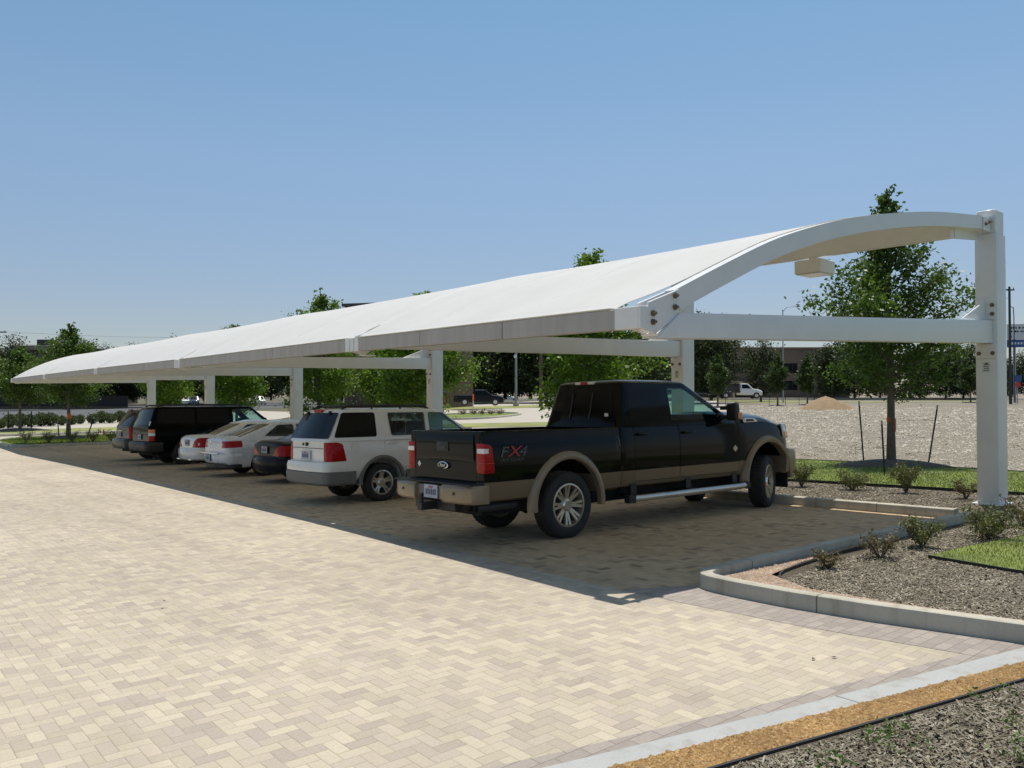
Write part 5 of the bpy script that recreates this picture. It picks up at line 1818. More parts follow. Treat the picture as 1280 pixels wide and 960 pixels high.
def leaf_verts(rs, c, size, aspect=0.55, up=0.5, var=0.35):
    n = len(c)
    nrm = rs.normal(size=(n, 3)); nrm[:, 2] = np.abs(nrm[:, 2]) * (0.6 + up) + up * 0.4
    nrm /= np.linalg.norm(nrm, axis=1)[:, None]
    t = rs.normal(size=(n, 3))
    a = np.cross(nrm, t); a /= np.linalg.norm(a, axis=1)[:, None]
    b = np.cross(nrm, a)
    L = size * (1 + var * rs.uniform(-1, 1, n))[:, None]
    Wd = L * aspect
    p0 = c - a * L * .5
    p1 = c + b * Wd * .5 + a * L * .05 + nrm * L * .06
    p2 = c + a * L * .5
    p3 = c - b * Wd * .5 + a * L * .05 + nrm * L * .06
    return np.stack([p0, p1, p2, p3], 1).reshape(-1, 3)

def build_tree(name, label, cat, group, h, z0, width, nleaf, lsize, mat, seed, shape='oval', trunk_r=0.09, bark='bark', nb=26, spread=0.30, gap=0.0, leader=0.0, parts=True):
    rs = np.random.RandomState(seed)
    root = empty(name, (0, 0, 0), label, cat, group)
    mb = MB()
    pts = []
    for k in range(9):
        t = k / 8
        pts.append((0.05 * h * .2 * math.sin(t * 5 + seed) * t, 0.05 * h * .2 * math.cos(t * 4 + seed * 2) * t, h * .93 * t))
    mb.tube(pts, [trunk_r * (1.25 - .2 * (k > 0)) * (1 - .9 * (k / 8) ** 1.1) + .008 for k in range(9)], 8)
    cents, wts = [], []
    for i in range(nb):
        u = (i + rs.uniform(0, 1)) / nb
        zz = z0 + (h * .93 - z0) * u ** 0.95
        if shape == 'oval':
            prof_ = (0.62 + 1.5 * u) if u < .25 else max(.07, (1 - ((u - .25) / .78) ** 1.05))
        elif shape == 'spire':
            prof_ = (0.70 + 1.2 * u) if u < .25 else max(.07, 1 - ((u - .25) / .78) ** .78)
        elif shape == 'round':
            prof_ = max(.15, math.sqrt(max(0, 1 - (2 * u - .9) ** 2 / 1.25)))
        else:      # cone
            prof_ = max(.10, 1.0 - u * .9)
        L = width * .5 * prof_ * rs.uniform(.75, 1.12)
        az = i * 2.4 + rs.uniform(-.5, .5)
        el = lerp(.15, 1.0, u) + rs.uniform(-.15, .2)
        base = Vector((lerp(pts[0][0], pts[-1][0], zz / h), lerp(pts[0][1], pts[-1][1], zz / h), zz))
        bp = [base]
        nseg = 4
        p = base.copy()
        d = Vector((math.cos(az) * math.cos(el), math.sin(az) * math.cos(el), math.sin(el)))
        for k in range(nseg):
            d = (d + Vector((rs.uniform(-.2, .2), rs.uniform(-.2, .2), rs.uniform(-.05, .18)))).normalized()
            p = p + d * (L / nseg / max(.45, math.cos(el)))
            bp.append(p.copy())
        r0 = trunk_r * .34 * (1 - u * .6)
        mb.tube(bp, [r0 * (1 - .8 * k / nseg) + .004 for k in range(nseg + 1)], 5)
        # twig clumps along the outer part of the limb
        ncl = 5
        for k in range(ncl):
            t = .30 + .75 * (k + rs.uniform(0, 1)) / ncl
            q = min(nseg - 1, int(t * nseg)); f = t * nseg - q
            c = bp[q].lerp(bp[min(nseg, q + 1)], min(1.1, f))
            cents.append((c.x, c.y, c.z)); wts.append(spread * L * (.55 + .6 * rs.uniform()) + .05)
    if leader:
        for k in range(7):
            c = Vector(pts[-1]) + Vector((rs.normal() * leader * .35, rs.normal() * leader * .35, (k / 6 - .55) * leader * 1.8))
            cents.append(tuple(c)); wts.append(leader * .22)
    trunk = mb.build('trunk', M[bark], root, smooth=60)
    cents = np.array(cents); wts = np.array(wts)
    pr = wts ** 1.5; pr /= pr.sum()
    idx = rs.choice(len(cents), nleaf, p=pr)
    off = np.clip(rs.normal(size=(nleaf, 3)), -1.7, 1.7); off *= (np.minimum(np.abs(rs.normal(size=(nleaf, 1))), 1.6) * .35 + .5)
    off[:, 2] *= .75
    c = cents[idx] + off * wts[idx][:, None] * .75
    c[:, 2] = np.maximum(c[:, 2], z0 * .80)
    me = fast_mesh('crown', leaf_verts(rs, c, lsize), nleaf, 4)
    link('crown', me, M[mat], root)
    return root

def put(root, x, y, z=None, rot=0.0, sc=1.0):
    root.location = (x, y, tz(x, y) if z is None else z)
    root.rotation_euler = (0, 0, rot)
    root.scale = (sc, sc, sc)
    return root

# the young oak behind the end post
ox, oy = gpt(1114, 583)
oak = build_tree('oak_tree', 'largest oak, full green crown and orange tape on its trunk, beside the rubble lot', 'tree', 'young oaks in the row behind the bays', 7.7, 1.75, 4.3, 17500, .12, 'leaf', 11, 'spire', .105, nb=58, spread=.25, leader=.34)
put(oak, ox, oy)
mb = MB(); mb.lathe([(.098, 1.18), (.108, 1.18), (.106, 1.30), (.096, 1.30)], 'z', 16, (0, 0, 0), closed=True); mb.box(-.02, .035, -.125, -.108, .92, 1.27); tp = mb.build('orange_tape', M['orange'], oak)
# mulch dome at its foot
def dome(name, x, y, r, h, mat, dz=0.05, ry=None, seed=0):
    rs = np.random.RandomState(seed)
    mb = MB()
    rings = []
    for k in range(8):
        t = k / 7
        ring = []
        for j in range(28):
            a = 2 * math.pi * j / 28
            rr = r * (1 - t) * (1 + .10 * math.sin(3 * a + seed) + .05 * math.sin(7 * a))
            q = 1 - (1 - t) ** 2
            px_, py_ = x + rr * math.cos(a), y + rr * math.sin(a) * ((ry or r) / r)
            ring.append((px_, py_, tz(px_, py_) + dz - .03 + h * (lerp(t, q, .35) if mat == 'mound' else q) + rs.uniform(-.02, .02) * h))
        rings.append(ring)
    mb.loft(rings)
    o = mb.build(name, M[mat], None, smooth=60)
    o['kind'] = 'structure'
    return o
dome('mulch_ring', ox - .25, oy - .1, 1.5, .17, 'soil', .06)
def stake(x, y, h, lx, ly, label, r=.022, tip=True):
    root = empty('tree_stake', (x, y, tz(x, y)), label, 'stake', 'metal stakes round the young trees')
    mb = MB(); mb.tube([(0, 0, 0), (lx, ly, h * .93)], r, 6); mb.build('rod', M['stake'], root, smooth=60)
    mb = MB(); mb.tube([(lx * 1.0, ly * 1.0, h * .93), (lx * 1.06, ly * 1.06, h)], r * 1.02, 6); mb.build('tip', M['galv'], root, smooth=60)
    return root
sx, sy = gpt(1080, 582); stake(sx, sy, 1.75, -.08, .08, 'tallest black stake, left of the big oak by the rubble lot')
sx, sy = gpt(1106, 596); stake(sx, sy, 1.28, -.06, .03, 'short upright black stake just in front of the big oak trunk')
sx, sy = gpt(1160, 583); stake(sx, sy, 1.62, .20, -.16, 'black stake leaning right, right of the big oak')

# the row of oaks behind the bays
ROW = [(21.6, 21.1, 7.65, 'second oak of the row, its thin leader showing above the canopy near the pickup cab', 'leaf_lime', 31, .55, 4.6),
       (21.6, 32.4, 7.5, 'bright green oak standing behind the post beside the white SUV', 'leaf_lime', 47, .35, 4.6),
       (21.9, 43.3, 9.0, 'tallest oak of the row, leader rising above the canopy beside a double street lamp', 'leaf_lime', 53, .6, 4.8),
       (21.6, 55.0, 7.75, 'lime green oak behind the roof of the long black SUV', 'leaf_lime', 61, .3, 4.8),
       (20.6, 66.5, 7.0, 'yellow green oak between the two farthest canopy posts', 'leaf_lime', 71, .2, 4.6),
       (26.5, 43.0, 6.4, 'rounded oak behind the white SUV roof rack', 'leaf_lime', 83, .2, 4.4)]
for i, (x, y, h, lab, mt, sd, ld, wd) in enumerate(ROW):
    t = build_tree('oak_tree', lab, 'tree', 'young oaks in the row behind the bays', h, 1.35, wd + .4, 17000, .17, mt, sd, 'oval', .10, nb=46, spread=.30, leader=ld)
    put(t, x, y)

# the island tree and its neighbour at the left
ix, iy = gpt(86, 549)
t = build_tree('oak_tree', 'dark green oak on the turf island at the far tip of the canopy', 'tree', None, 7.0, 2.0, 4.4, 12000, .16, 'leaf', 91, 'spire', .10, nb=44, spread=.29, leader=.45)
put(t, ix, iy)
mb = MB(); mb.lathe([(.105, 1.2), (.115, 1.2), (.112, 1.5), (.102, 1.5)], 'z', 12, closed=True); mb.build('orange_tape', M['orange'], t)
dome('mulch_ring', ix, iy, 1.5, .2, 'soil', .06, seed=2)
for (px_, hh, lx, lab) in ((74, 1.05, -.1, 'left stake of three at the island oak'), (83, 1.0, .02, 'middle stake of three at the island oak'), (108, 1.3, .45, 'right stake at the island oak, leaning away to the right')):
    sx, sy = gpt(px_, 549.5); stake(sx, sy, hh, lx * .65, -lx * .76, lab, .035)
jx, jy = gpt(25, 538)
t = build_tree('oak_tree', 'young oak at the left edge of the picture beyond the island drive', 'tree', None, 6.6, 1.9, 4.6, 10000, .19, 'leaf', 97, 'spire', .10, nb=40, spread=.30, leader=.5)
put(t, jx, jy)
dome('mulch_ring', jx, jy, 2.0, .2, 'soil', .02, seed=3)
for q in (10, 39):
    sx, sy = gpt(q, 537.5); stake(sx, sy, 1.5, 0, 0, 'left stake of the pair at the leftmost oak' if q == 10 else 'right stake of the pair at the leftmost oak', .045)

# young conical trees at the far side of the rubble lot
for i, (px_, dep, h, sd) in enumerate(((897, 92, 6.4, 5), (972, 95, 6.5, 6), (1009, 99, 6.6, 7), (1213, 104, 5.6, 8))):
    x, y = at_depth(px_, dep)
    t = build_tree('young_tree', ['leftmost young tree at the edge of the rubble lot, behind the truck cab', 'young tree left of the sand mound at the rubble lot edge', 'young tree right behind the sand mound', 'young tree close to the white end post, far side of the rubble lot'][i],
                   'tree', 'young trees across the rubble lot', h, 1.5, 2.6, 6500, .21, 'leaf_young', sd, 'oval', .09, nb=36, spread=.34, leader=.25)
    put(t, x, y)
    dome('mulch_ring', x, y, 1.1, .12, 'soil', .05, seed=i)
    for dx in (-1.0, .9):
        stake(x + dx * _R[0], y + dx * _R[1], 1.5, 0, 0, 'stake left of the trunk, far row across the rubble lot' if dx < 0 else 'stake right of the trunk, far row across the rubble lot', .03)

# dark evergreen wood: three kinds, every tree its own thing
protos = []
for k in range(3):
    protos.append(build_tree('evergreen_tree', 'x', 'tree', 'dark evergreen trees beyond the road', 10.5, .7, 9.6 + k, 13000, .46, 'leaf_dark', 201 + k, 'round', .26, nb=54, spread=.36))
spots = []
rr = random.Random(4)
for px_ in range(-40, 352, 21):
    if 8 < px_ < 118: spots.append((px_, 222 + rr.uniform(-5, 8), rr.uniform(.8, .95)))
    else: spots.append((px_ + rr.uniform(-4, 4), 178 + rr.uniform(-5, 14), rr.uniform(.72, .90) if px_ > 70 else rr.uniform(.92, 1.02)))
for px_ in range(372, 560, 27): spots.append((px_ + rr.uniform(-5, 5), 150 + rr.uniform(-6, 10), rr.uniform(.85, 1.0)))
for px_ in range(552, 722, 19): spots.append((px_ + rr.uniform(-4, 4), 148 + rr.uniform(-8, 10), rr.uniform(1.0, 1.12)))
for px_ in range(735, 870, 27): spots.append((px_, 160 + rr.uniform(-6, 10), rr.uniform(.9, 1.0)))
spots += [(874, 120, .88), (889, 126, .86), (1040, 150, .75), (1068, 152, .78), (1100, 155, .7), (1150, 150, .66), (1182, 146, .64), (1204, 150, .70), (1232, 152, .62), (1262, 158, .55), (1292, 152, .6)]
side_names = {0: 'dark evergreen tree in the belt of wood beyond the road'}
for i, (px_, dep, sc) in enumerate(spots):
    t = protos[i] if i < 3 else copy_tree(protos[i % 3])
    x, y = at_depth(px_, dep)
    put(t, x, y, tz(x, y) + (0.6 if px_ < 860 else 0.3), rr.uniform(0, 6.28), sc)
    if px_ < 70: lab = 'dark evergreen tree behind the low wall at the far left'
    elif px_ < 352: lab = 'dark evergreen tree behind the row of far parked cars'
    elif px_ < 560: lab = 'dark evergreen tree behind the brick building beyond the white SUV'
    elif px_ < 730: lab = 'dark evergreen tree behind the grey light pole and the dark pickup on the road'
    elif px_ < 870: lab = 'dark evergreen tree behind the pickup cab roof'
    elif px_ < 895: lab = 'dark tall evergreen left of the brown office block'
    elif px_ < 1110: lab = 'dark evergreen at the right end of the brown office block'
    else: lab = 'dark evergreen in the hedge line across the rubble lot by the end post'
    t['label'] = lab
# dense rounded tree in front of the office, and a pink blossoming one
for px_, dep, h, w_, mt, lab in ((951, 128, 7.4, 6.0, 'leaf_dark', 'dense round tree in front of the brown office block'), (209, 105, 4.4, 3.2, 'leaf_red', 'small pink blossoming tree between the two farthest posts')):
    x, y = at_depth(px_, dep)
    t = build_tree('round_tree' if mt == 'leaf_dark' else 'blossom_tree', lab, 'tree', None, h, 1.2, w_, 7000, .30, mt, 301 + int(px_), 'round', .16, nb=30, spread=.4)
    put(t, x, y)

# low shrubs in the mulch
def build_shrub(label, group, w_, h, n, mat, seed, ls=.038, fill=0):
    rs = np.random.RandomState(seed)
    root = empty('shrub', (0, 0, 0), label, 'shrub', group)
    mb = MB()
    cs = []
    for i in range(16):
        az = rs.uniform(0, 6.28); le = rs.uniform(.5, 1.0)
        tip = Vector((math.cos(az) * w_ * .5 * le, math.sin(az) * w_ * .5 * le, h * rs.uniform(.55, 1.0)))
        mid = tip * .5 + Vector((0, 0, h * .08))
        mb.tube([(0, 0, -.02), mid, tip], [.007, .005, .003], 4)
        for k in range(5):
            f = rs.uniform(.3, 1.05)
            cs.append(tuple(mid.lerp(tip, f * 2 - 1) if f > .5 else Vector((0, 0, 0)).lerp(mid, f * 2)))
    mb.build('stems', M['bark'], root, smooth=60)
    cs = np.array(cs)
    c = cs[rs.choice(len(cs), n)] + rs.normal(size=(n, 3)) * w_ * .075
    if fill:
        m = int(n * fill)
        d = rs.normal(size=(m, 3)); d /= np.linalg.norm(d, axis=1)[:, None]
        d *= (rs.uniform(.3, 1, (m, 1)) ** .5)
        c[:m] = d * np.array([w_ * .48, w_ * .48, h * .5]) + np.array([0, 0, h * .48])
    c[:, 2] = np.maximum(c[:, 2], .01)
    link('foliage', fast_mesh('foliage', leaf_verts(rs, c, ls, .5, .2), n, 4), M[mat], root)
    return root
SH = [(1002, 610, .55, .50, 'leaf_shrub', 'bushy green shrub right beside the pickup front bumper'),
      (1065, 614, .66, .36, 'leaf_shrub', 'low spreading shrub between the kerb and the oak, left of the tallest shrub'),
      (1133, 618, .52, .55, 'leaf_shrub', 'upright thin shrub in front of the big oak'),
      (1208, 625, .45, .36, 'leaf_shrub_brown', 'brown twiggy shrub just left of the white end post'),
      (1236, 675, .80, .36, 'leaf_shrub', 'widest green shrub, at the foot of the white end post'),
      (1277, 660, .5, .40, 'leaf_shrub_brown', 'brown shrub at the right edge beyond the end post'),
      (1153, 687, .46, .32, 'leaf_shrub', 'round green shrub in the mulch above the turf wedge tip'),
      (1100, 700, .42, .24, 'leaf_shrub_brown', 'dry brown shrub by the kerb in the planting bed'),
      (1035, 713, .32, .15, 'leaf_shrub_brown', 'smallest dry shrub, nearest the rounded kerb corner')]
for i, (px_, py_, w_, h, mt, lab) in enumerate(SH):
    x, y = gpt(px_, py_)
    n = int(1500 * w_ * h / .3 + 350)
    if mt == 'leaf_shrub_brown': n = int(n * .5)
    put(build_shrub(lab, None, w_, h, n, mt, 400 + i), x, y, tz(x, y) + .022)
proto = build_shrub('x', 'shrubs along the kerb behind the parked vehicles', .6, .5, 800, 'leaf_shrub', 450)
for k in range(22):
    s = proto if k == 0 else copy_tree(proto)
    y = 10.6 + 1.55 * k
    put(s, 14.75 + rr.uniform(-.15, .15), y, tz(14.7, y) + .04, rr.uniform(0, 6), rr.uniform(.8, 1.15))
    s['label'] = 'low green shrub in the mulch strip behind the parked vehicles'
proto2 = None
for k, px_ in enumerate((35, 64, 93, 120, 143)):
    x, y = gpt(px_, 556.5 - .012 * px_)
    s = copy_tree(proto)
    put(s, x, y + .6, tz(x, y) + .08, rr.uniform(0, 6), 1.35)
    s['group'] = 'shrubs on the far island'
    s['label'] = 'dry little shrub along the kerb of the far turf island'
hp = build_shrub('x', 'clipped shrubs along the far road', 1.15, 1.0, 1500, 'leaf_hedge', 470, .12, .85)
for k in range(16):
    s = hp if k == 0 else copy_tree(hp)
    x, y = gpt(-12 + 12.6 * k + rr.uniform(-2, 2), 535.5 - .045 * 12.6 * k + rr.uniform(-.6, .6))
    put(s, x, y, tz(x, y), rr.uniform(0, 6), rr.uniform(.85, 1.25))
    s['label'] = 'clipped round shrub in the pale bed along the far road'
op = build_shrub('x', 'small shrubs on the oval island', .9, .45, 260, 'leaf_shrub_brown', 480, .10)
for k, px_ in enumerate((578, 592, 603, 614, 625)):
    s = op if k == 0 else copy_tree(op)
    x, y = gpt(px_, 518.2)
    put(s, x, y, tz(x, y) + .03, k, 1.1)
    s['label'] = 'small brown shrub on the far rim of the oval turf island'

# ------------------------------------------------------------------ ground cover: blades, chips, pebbles, rocks, weeds (uncountable)
def inside(poly, pts):
    x, y = pts[:, 0], pts[:, 1]
    r = np.zeros(len(pts), bool)
    j = len(poly) - 1
    for i in range(len(poly)):
        xi, yi = poly[i]; xj, yj = poly[j]
        if yi != yj:
            c = ((yi > y) != (yj > y)) & (x < (xj - xi) * (y - yi) / (yj - yi) + xi)
            r ^= c
        j = i
    return r

def scatter(rs, poly, n, dens=None):
    a = np.array(poly)
    lo, hi = a.min(0), a.max(0)
    out = np.zeros((0, 2))
    while len(out) < n:
        p = rs.uniform(lo, hi, (n * 4, 2))
        p = p[inside(poly, p)]
        if dens is not None:
            p = p[rs.uniform(0, 1, len(p)) < dens(p)]
        out = np.vstack([out, p])
    return out[:n]

def tzv(p):
    return np.array([tz(float(x), float(y)) for x, y in p])

def grass(name, poly, n, h, w_, mat, dz, seed, dens=None):
    rs = np.random.RandomState(seed)
    p = scatter(rs, poly, n, dens)
    z = tzv(p) + dz
    a = rs.uniform(0, 6.283, n); hh = h * rs.uniform(.5, 1.25, n); lean = hh * rs.uniform(.1, .7, n); b = rs.uniform(0, 6.283, n)
    c = np.stack([p[:, 0], p[:, 1], z], 1)
    d = np.stack([np.cos(a), np.sin(a), np.zeros(n)], 1) * (w_ * .5)
    tip = c + np.stack([np.cos(b) * lean, np.sin(b) * lean, hh], 1)
    v = np.stack([c - d, c + d, tip], 1).reshape(-1, 3)
    o = link(name, fast_mesh(name, v, n, 3), M[mat])
    o['kind'] = 'stuff'
    return o

near_d = lambda k: (lambda p: np.minimum(1, (k / (np.hypot(p[:, 0], p[:, 1]) + .1)) ** 2))
grass('turf_blades', patch, 36000, .032, .008, 'blade', .048, 1)
turf_poly = [(15.95, 4.4), (15.8, 9.0), (15.75, 24), (21.8, 24), (21.8, 12.5), (21.6, 10), (20.9, 7.4), (20.5, 4.4), (19, -2), (16.4, -2)]
grass('turf_blades', turf_poly, 52000, .045, .013, 'blade', .06, 2, near_d(17))
grass('island_blades', [(7.3, 47.6), (7.3, 53), (8.6, 55.3), (10.6, 56.3), (22, 56.5), (22, 47.9), (11, 47.8)], 16000, .10, .035, 'blade', .055, 3)

def chips(name, poly, n, L, mat, dz, seed, dens=None, flat=.35, asp=.35):
    rs = np.random.RandomState(seed)
    p = scatter(rs, poly, n, dens)
    z = tzv(p) + dz
    c = np.stack([p[:, 0], p[:, 1], z], 1)
    a = rs.uniform(0, 6.283, n)
    u = np.stack([np.cos(a), np.sin(a), rs.normal(0, flat, n)], 1)
    vv = np.stack([-np.sin(a), np.cos(a), rs.normal(0, flat, n)], 1)
    l = L * rs.uniform(.4, 1.5, n)[:, None]
    c[:, 2] += np.abs(u[:, 2]) * l[:, 0] * .35
    w_ = l * asp * rs.uniform(.5, 1.4, n)[:, None]
    v = np.stack([c - u * l * .5 - vv * w_ * .5, c + u * l * .5 - vv * w_ * .4, c + u * l * .5 + vv * w_ * .4, c - u * l * .5 + vv * w_ * .5], 1).reshape(-1, 3)
    o = link(name, fast_mesh(name, v, n, 4), M[mat])
    o['kind'] = 'stuff'
    return o

ICO = None
def stones(name, poly, n, r, mat, dz, seed, dens=None, sq=.7, grow=None):
    rs = np.random.RandomState(seed)
    p = scatter(rs, poly, n, dens)
    z = tzv(p) + dz
    g = (1 + 5 ** .5) / 2
    base = np.array([(0, 0, 1), (.94, 0, .33), (-.47, .82, .33), (-.47, -.82, .33), (.47, .82, -.33), (.47, -.82, -.33), (-.94, 0, -.33)])
    tris = [(0, 1, 4), (0, 4, 2), (0, 2, 6), (0, 6, 3), (0, 3, 5), (0, 5, 1)]
    k = r * np.exp(rs.normal(0, .38, n))
    if grow is not None: k = k * grow(p)
    V = base[None] * (1 + rs.uniform(-.32, .32, (n, 7, 3)))
    a = rs.uniform(0, 6.283, n)
    ca, sa = np.cos(a)[:, None], np.sin(a)[:, None]
    X = V[..., 0] * ca - V[..., 1] * sa
    Y = V[..., 0] * sa + V[..., 1] * ca
    V = np.stack([X * k[:, None] * 1.15 + p[:, :1], Y * k[:, None] + p[:, 1:2], V[..., 2] * k[:, None] * sq + z[:, None] + k[:, None] * .12], -1)
    o0 = V.reshape(-1, 3)
    me = bpy.data.meshes.new(name)
    f = (np.array(tris)[None] + (np.arange(n) * 7)[:, None, None]).reshape(-1)
    me.vertices.add(len(o0)); me.vertices.foreach_set('co', o0.astype(np.float32).ravel())
    me.loops.add(len(f)); me.loops.foreach_set('vertex_index', f.astype(np.int32))
    nf = len(f) // 3
    me.polygons.add(nf); me.polygons.foreach_set('loop_start', np.arange(0, len(f), 3, dtype=np.int32)); me.polygons.foreach_set('loop_total', np.full(nf, 3, dtype=np.int32))
    me.update(calc_edges=True)
    o = link(name, me, M[mat])
    o['kind'] = 'stuff'
    return o

near_mulch = [(2.8, 2.28), (4.06, 2.0), (5.49, 1.70), (6.6, 1.45), (7.0, -.5), (2.6, .6)]
chips('mulch_chips', near_mulch, 42000, .023, 'chip', .011, 21)
bed_poly = [(6.75, 4.1), (6.62, 3.7), (6.72, 2.95), (6.96, 1.95), (7.7, -.5), (15.8, -.5), (15.9, 4.3), (12.4, 4.34), (8.8, 4.3)]
def not_patch(p):
    return np.where(inside(patch, p), 0.0, 1.0) * np.minimum(1, (8.0 / np.hypot(p[:, 0], p[:, 1])) ** 1.5)
chips('mulch_chips', bed_poly, 60000, .024, 'chip', .024, 22, not_patch, .2)
chips('mulch_chips', [(12.4, 4.3), (15.8, 4.3), (15.6, 12), (12.4, 12)], 16000, .034, 'chip', .024, 23, None, .2)
og = strip_lo[3:] + [(6.45, 1.72)] + [(5.49, 1.76), (4.06, 2.06), (3.17, 2.25), (1.5, 2.57)]
stones('gravel_stones', og, 34000, .0052, 'pebble_orange', .004, 24)
pk = [(8.7, 4.43), (6.35, 4.45), (6.12, 4.36), (6.12, 3.7), (6.24, 2.97), (6.52, 1.95), (7.0, .8)] + [(7.2, .8)] + [(x - .02, y + .01) for x, y in pk_in[:-1]][::-1]
stones('gravel_stones', pk, 20000, .0072, 'pebble_pink', .055, 25)
lotp = [(21.9, -14), (20.8, 4.4), (21.2, 7.4), (21.9, 10), (22.1, 14), (45, 31), (85, 58), (80, -20)]
stones('rubble_rocks', lotp, 36000, .027, 'rock', .035, 26, near_d(24), .7, lambda p: np.clip(np.hypot(p[:, 0], p[:, 1]) / 26, 1, 2.4))
# weeds in the rubble
rs = np.random.RandomState(35)
wl = scatter(rs, lotp, 420, near_d(30))
cl = []
for (x, y), b in zip(wl, rs.uniform(.2, 1.0, len(wl)) ** 2):
    m = int(8 + 26 * b)
    q = rs.normal(size=(m, 3)) * np.array([.10, .10, .03]) * (.5 + b)
    q[:, 2] = np.abs(q[:, 2]) + .02
    cl.append(q + np.array([x, y, tz(x, y) + .04]))
cl = np.vstack(cl)
o = link('rubble_weeds', fast_mesh('rubble_weeds', leaf_verts(rs, cl, .06, .4, .3), len(cl), 4), M['leaf_shrub'])
o['kind'] = 'stuff'
# weeds sprouting through the near mulch
rs = np.random.RandomState(33)
wc = scatter(rs, near_mulch, 70, None)
big = rs.uniform(.3, 1.0, 70) ** 2
cl = []
for (x, y), b in zip(wc, big):
    m = int(10 + 40 * b)
    q = rs.normal(size=(m, 3)) * np.array([.035, .035, .018]) * (.6 + b)
    q[:, 2] = np.abs(q[:, 2]) + .02
    cl.append(q + np.array([x, y, tz(x, y) + .015]))
cl = np.vstack(cl)
o = link('weeds', fast_mesh('weeds', leaf_verts(rs, cl, .024, .55, .3), len(cl), 4), M['weed'])
o['kind'] = 'stuff'
# a few dead leaves blown onto the paving
for k, (px_, py_) in enumerate(((1017, 825), (205, 760), (1043, 823), (78, 690))):
    x, y = gpt(px_, py_)
    mb = MB(); mb.add([(-.022, 0, .004), (0, -.010, .009), (.025, 0, .005), (.0, .011, .011), (0, 0, .003)], [(0, 1, 4), (1, 2, 4), (2, 3, 4), (3, 0, 4)])
    o = mb.build('dead_leaf', M['bark'], None)
    o.location = (x, y, .004); o.rotation_euler = (0, 0, k * 1.3)
    tag(o, ['curled dead leaf on the paving near the flush kerb', 'dark dead leaf alone on the middle of the pale paving', 'small crumpled leaf next to a larger one near the flush kerb', 'tiny dead leaf on the paving at the far left'][k], 'leaf')
# ------------------------------------------------------------------ far things: vehicles, poles, signs, buildings, walls
VIEW = math.atan2(_F[1], _F[0])

def far_vehicle(name, label, group, paint, kind, glass='tint'):
    root = empty(name, (0, 0, 0), label, 'pickup' if kind == 'pickup' else 'car', group)
    sp = dict(car=(-.95, 3.5, .86, .62, .93, 1.02, (-.75, 2.3, .80, .95), (.25, 1.45, .62, 1.38), 2.65, .32),
              suv=(-1.0, 3.7, .92, .66, 1.12, 1.18, (-.95, 2.4, .86, 1.14), (-.75, 1.7, .74, 1.72), 2.8, .38),
              pickup=(-1.3, 4.6, .97, .72, 1.20, 1.26, (.9, 3.3, .90, 1.22), (1.05, 2.5, .76, 1.83), 3.6, .42))[kind]
    x0, x1, hw, bel, zs, zt, hb, hr, wb, R = sp
    body = loft_body('body', paint, root, x0, x1, [(x0, hw - .12), (x0 + .2, hw), (x1 - .5, hw - .02), (x1, hw - .2)], [(x0, .40), (x1, .36)],
                     [(x0, zs), (x1 - 1.2, zs - .02), (x1, zs - .25)], [(x0, zt), (x1 - 1.3, zt), (x1 - .2, zt - .14), (x1, zt - .26)], .25)
    h = House(hb, hr, .04); h.build('roof', paint, root, hb[3] - .04)
    a, b = hb[3] + .04, hr[3] - .04
    def xb(z): return h.par(z)
    wl = [(xb(a)[0] + .22, a), (xb(a)[1] - .25, a), (xb(b)[1] - .22, b), (xb(b)[0] + .22, b)]
    mid = (wl[0][0] + wl[1][0]) / 2
    for s in (-1, 1):
        h.side_pane([wl[0], (mid - .04, a), (mid - .04, b), wl[3]], s, 'side_window', M[glass], root)
        h.side_pane([(mid + .04, a), wl[1], wl[2], (mid + .04, b)], s, 'side_window', M[glass], root)
        for x in (0, wb):
            mb = MB(); mb.lathe([(0, -.11), (R * .62, -.11), (R, -.09), (R, .11), (0, .11)], 'y', 20)
            w_ = mb.build('wheel', M['rubber'], root, smooth=40); w_.location = (x, s * (hw - .10), R)
            mb = MB(); mb.lathe([(0, -.125), (R * .58, -.118), (R * .58, -.10), (0, -.10)], 'y', 20)
            hc = mb.build('rim', M['alloy'], w_, smooth=40); w_.rotation_euler = (0, 0, math.pi if s > 0 else 0)
        mb = MB(); p, q = sorted((s * (hw - .32), s * (hw - .10))); mb.box(x0 - .015, x0 + .1, p, q, zs - .28, zs - .08); mb.build('tail_lamp', M['red_lens'], root)
        mb = MB(); p, q = sorted((s * (hw - .5), s * (hw - .22))); mb.box(x1 - .08, x1 + .015, p, q, zs - .42, zs - .30); mb.build('headlamp', M['clear_lens'], root)
    hh = .3 if kind != 'pickup' else .5
    h.end_pane([(-hb[2] + .16, a), (hb[2] - .16, a), (hr[2] - .10, b), (-hr[2] + .10, b)], True, 'rear_window', M['tint'], root)
    h.end_pane([(-hb[2] + .18, a), (hb[2] - .18, a), (hr[2] - .16, b), (-hr[2] + .16, b)], False, 'windscreen', M['tint'], root)
    return root

def place_far(o, px_, dep, base_py=None, z=None, rot=0.0):
    x, y = at_depth(px_, dep)
    if z is None:
        z = tz(x, y) if base_py is None else HC - (base_py - HOR) * dep / FPX
    o.location = (x, y, z)
    o.rotation_euler = (0, 0, VIEW - math.pi / 2 + rot)
    return o

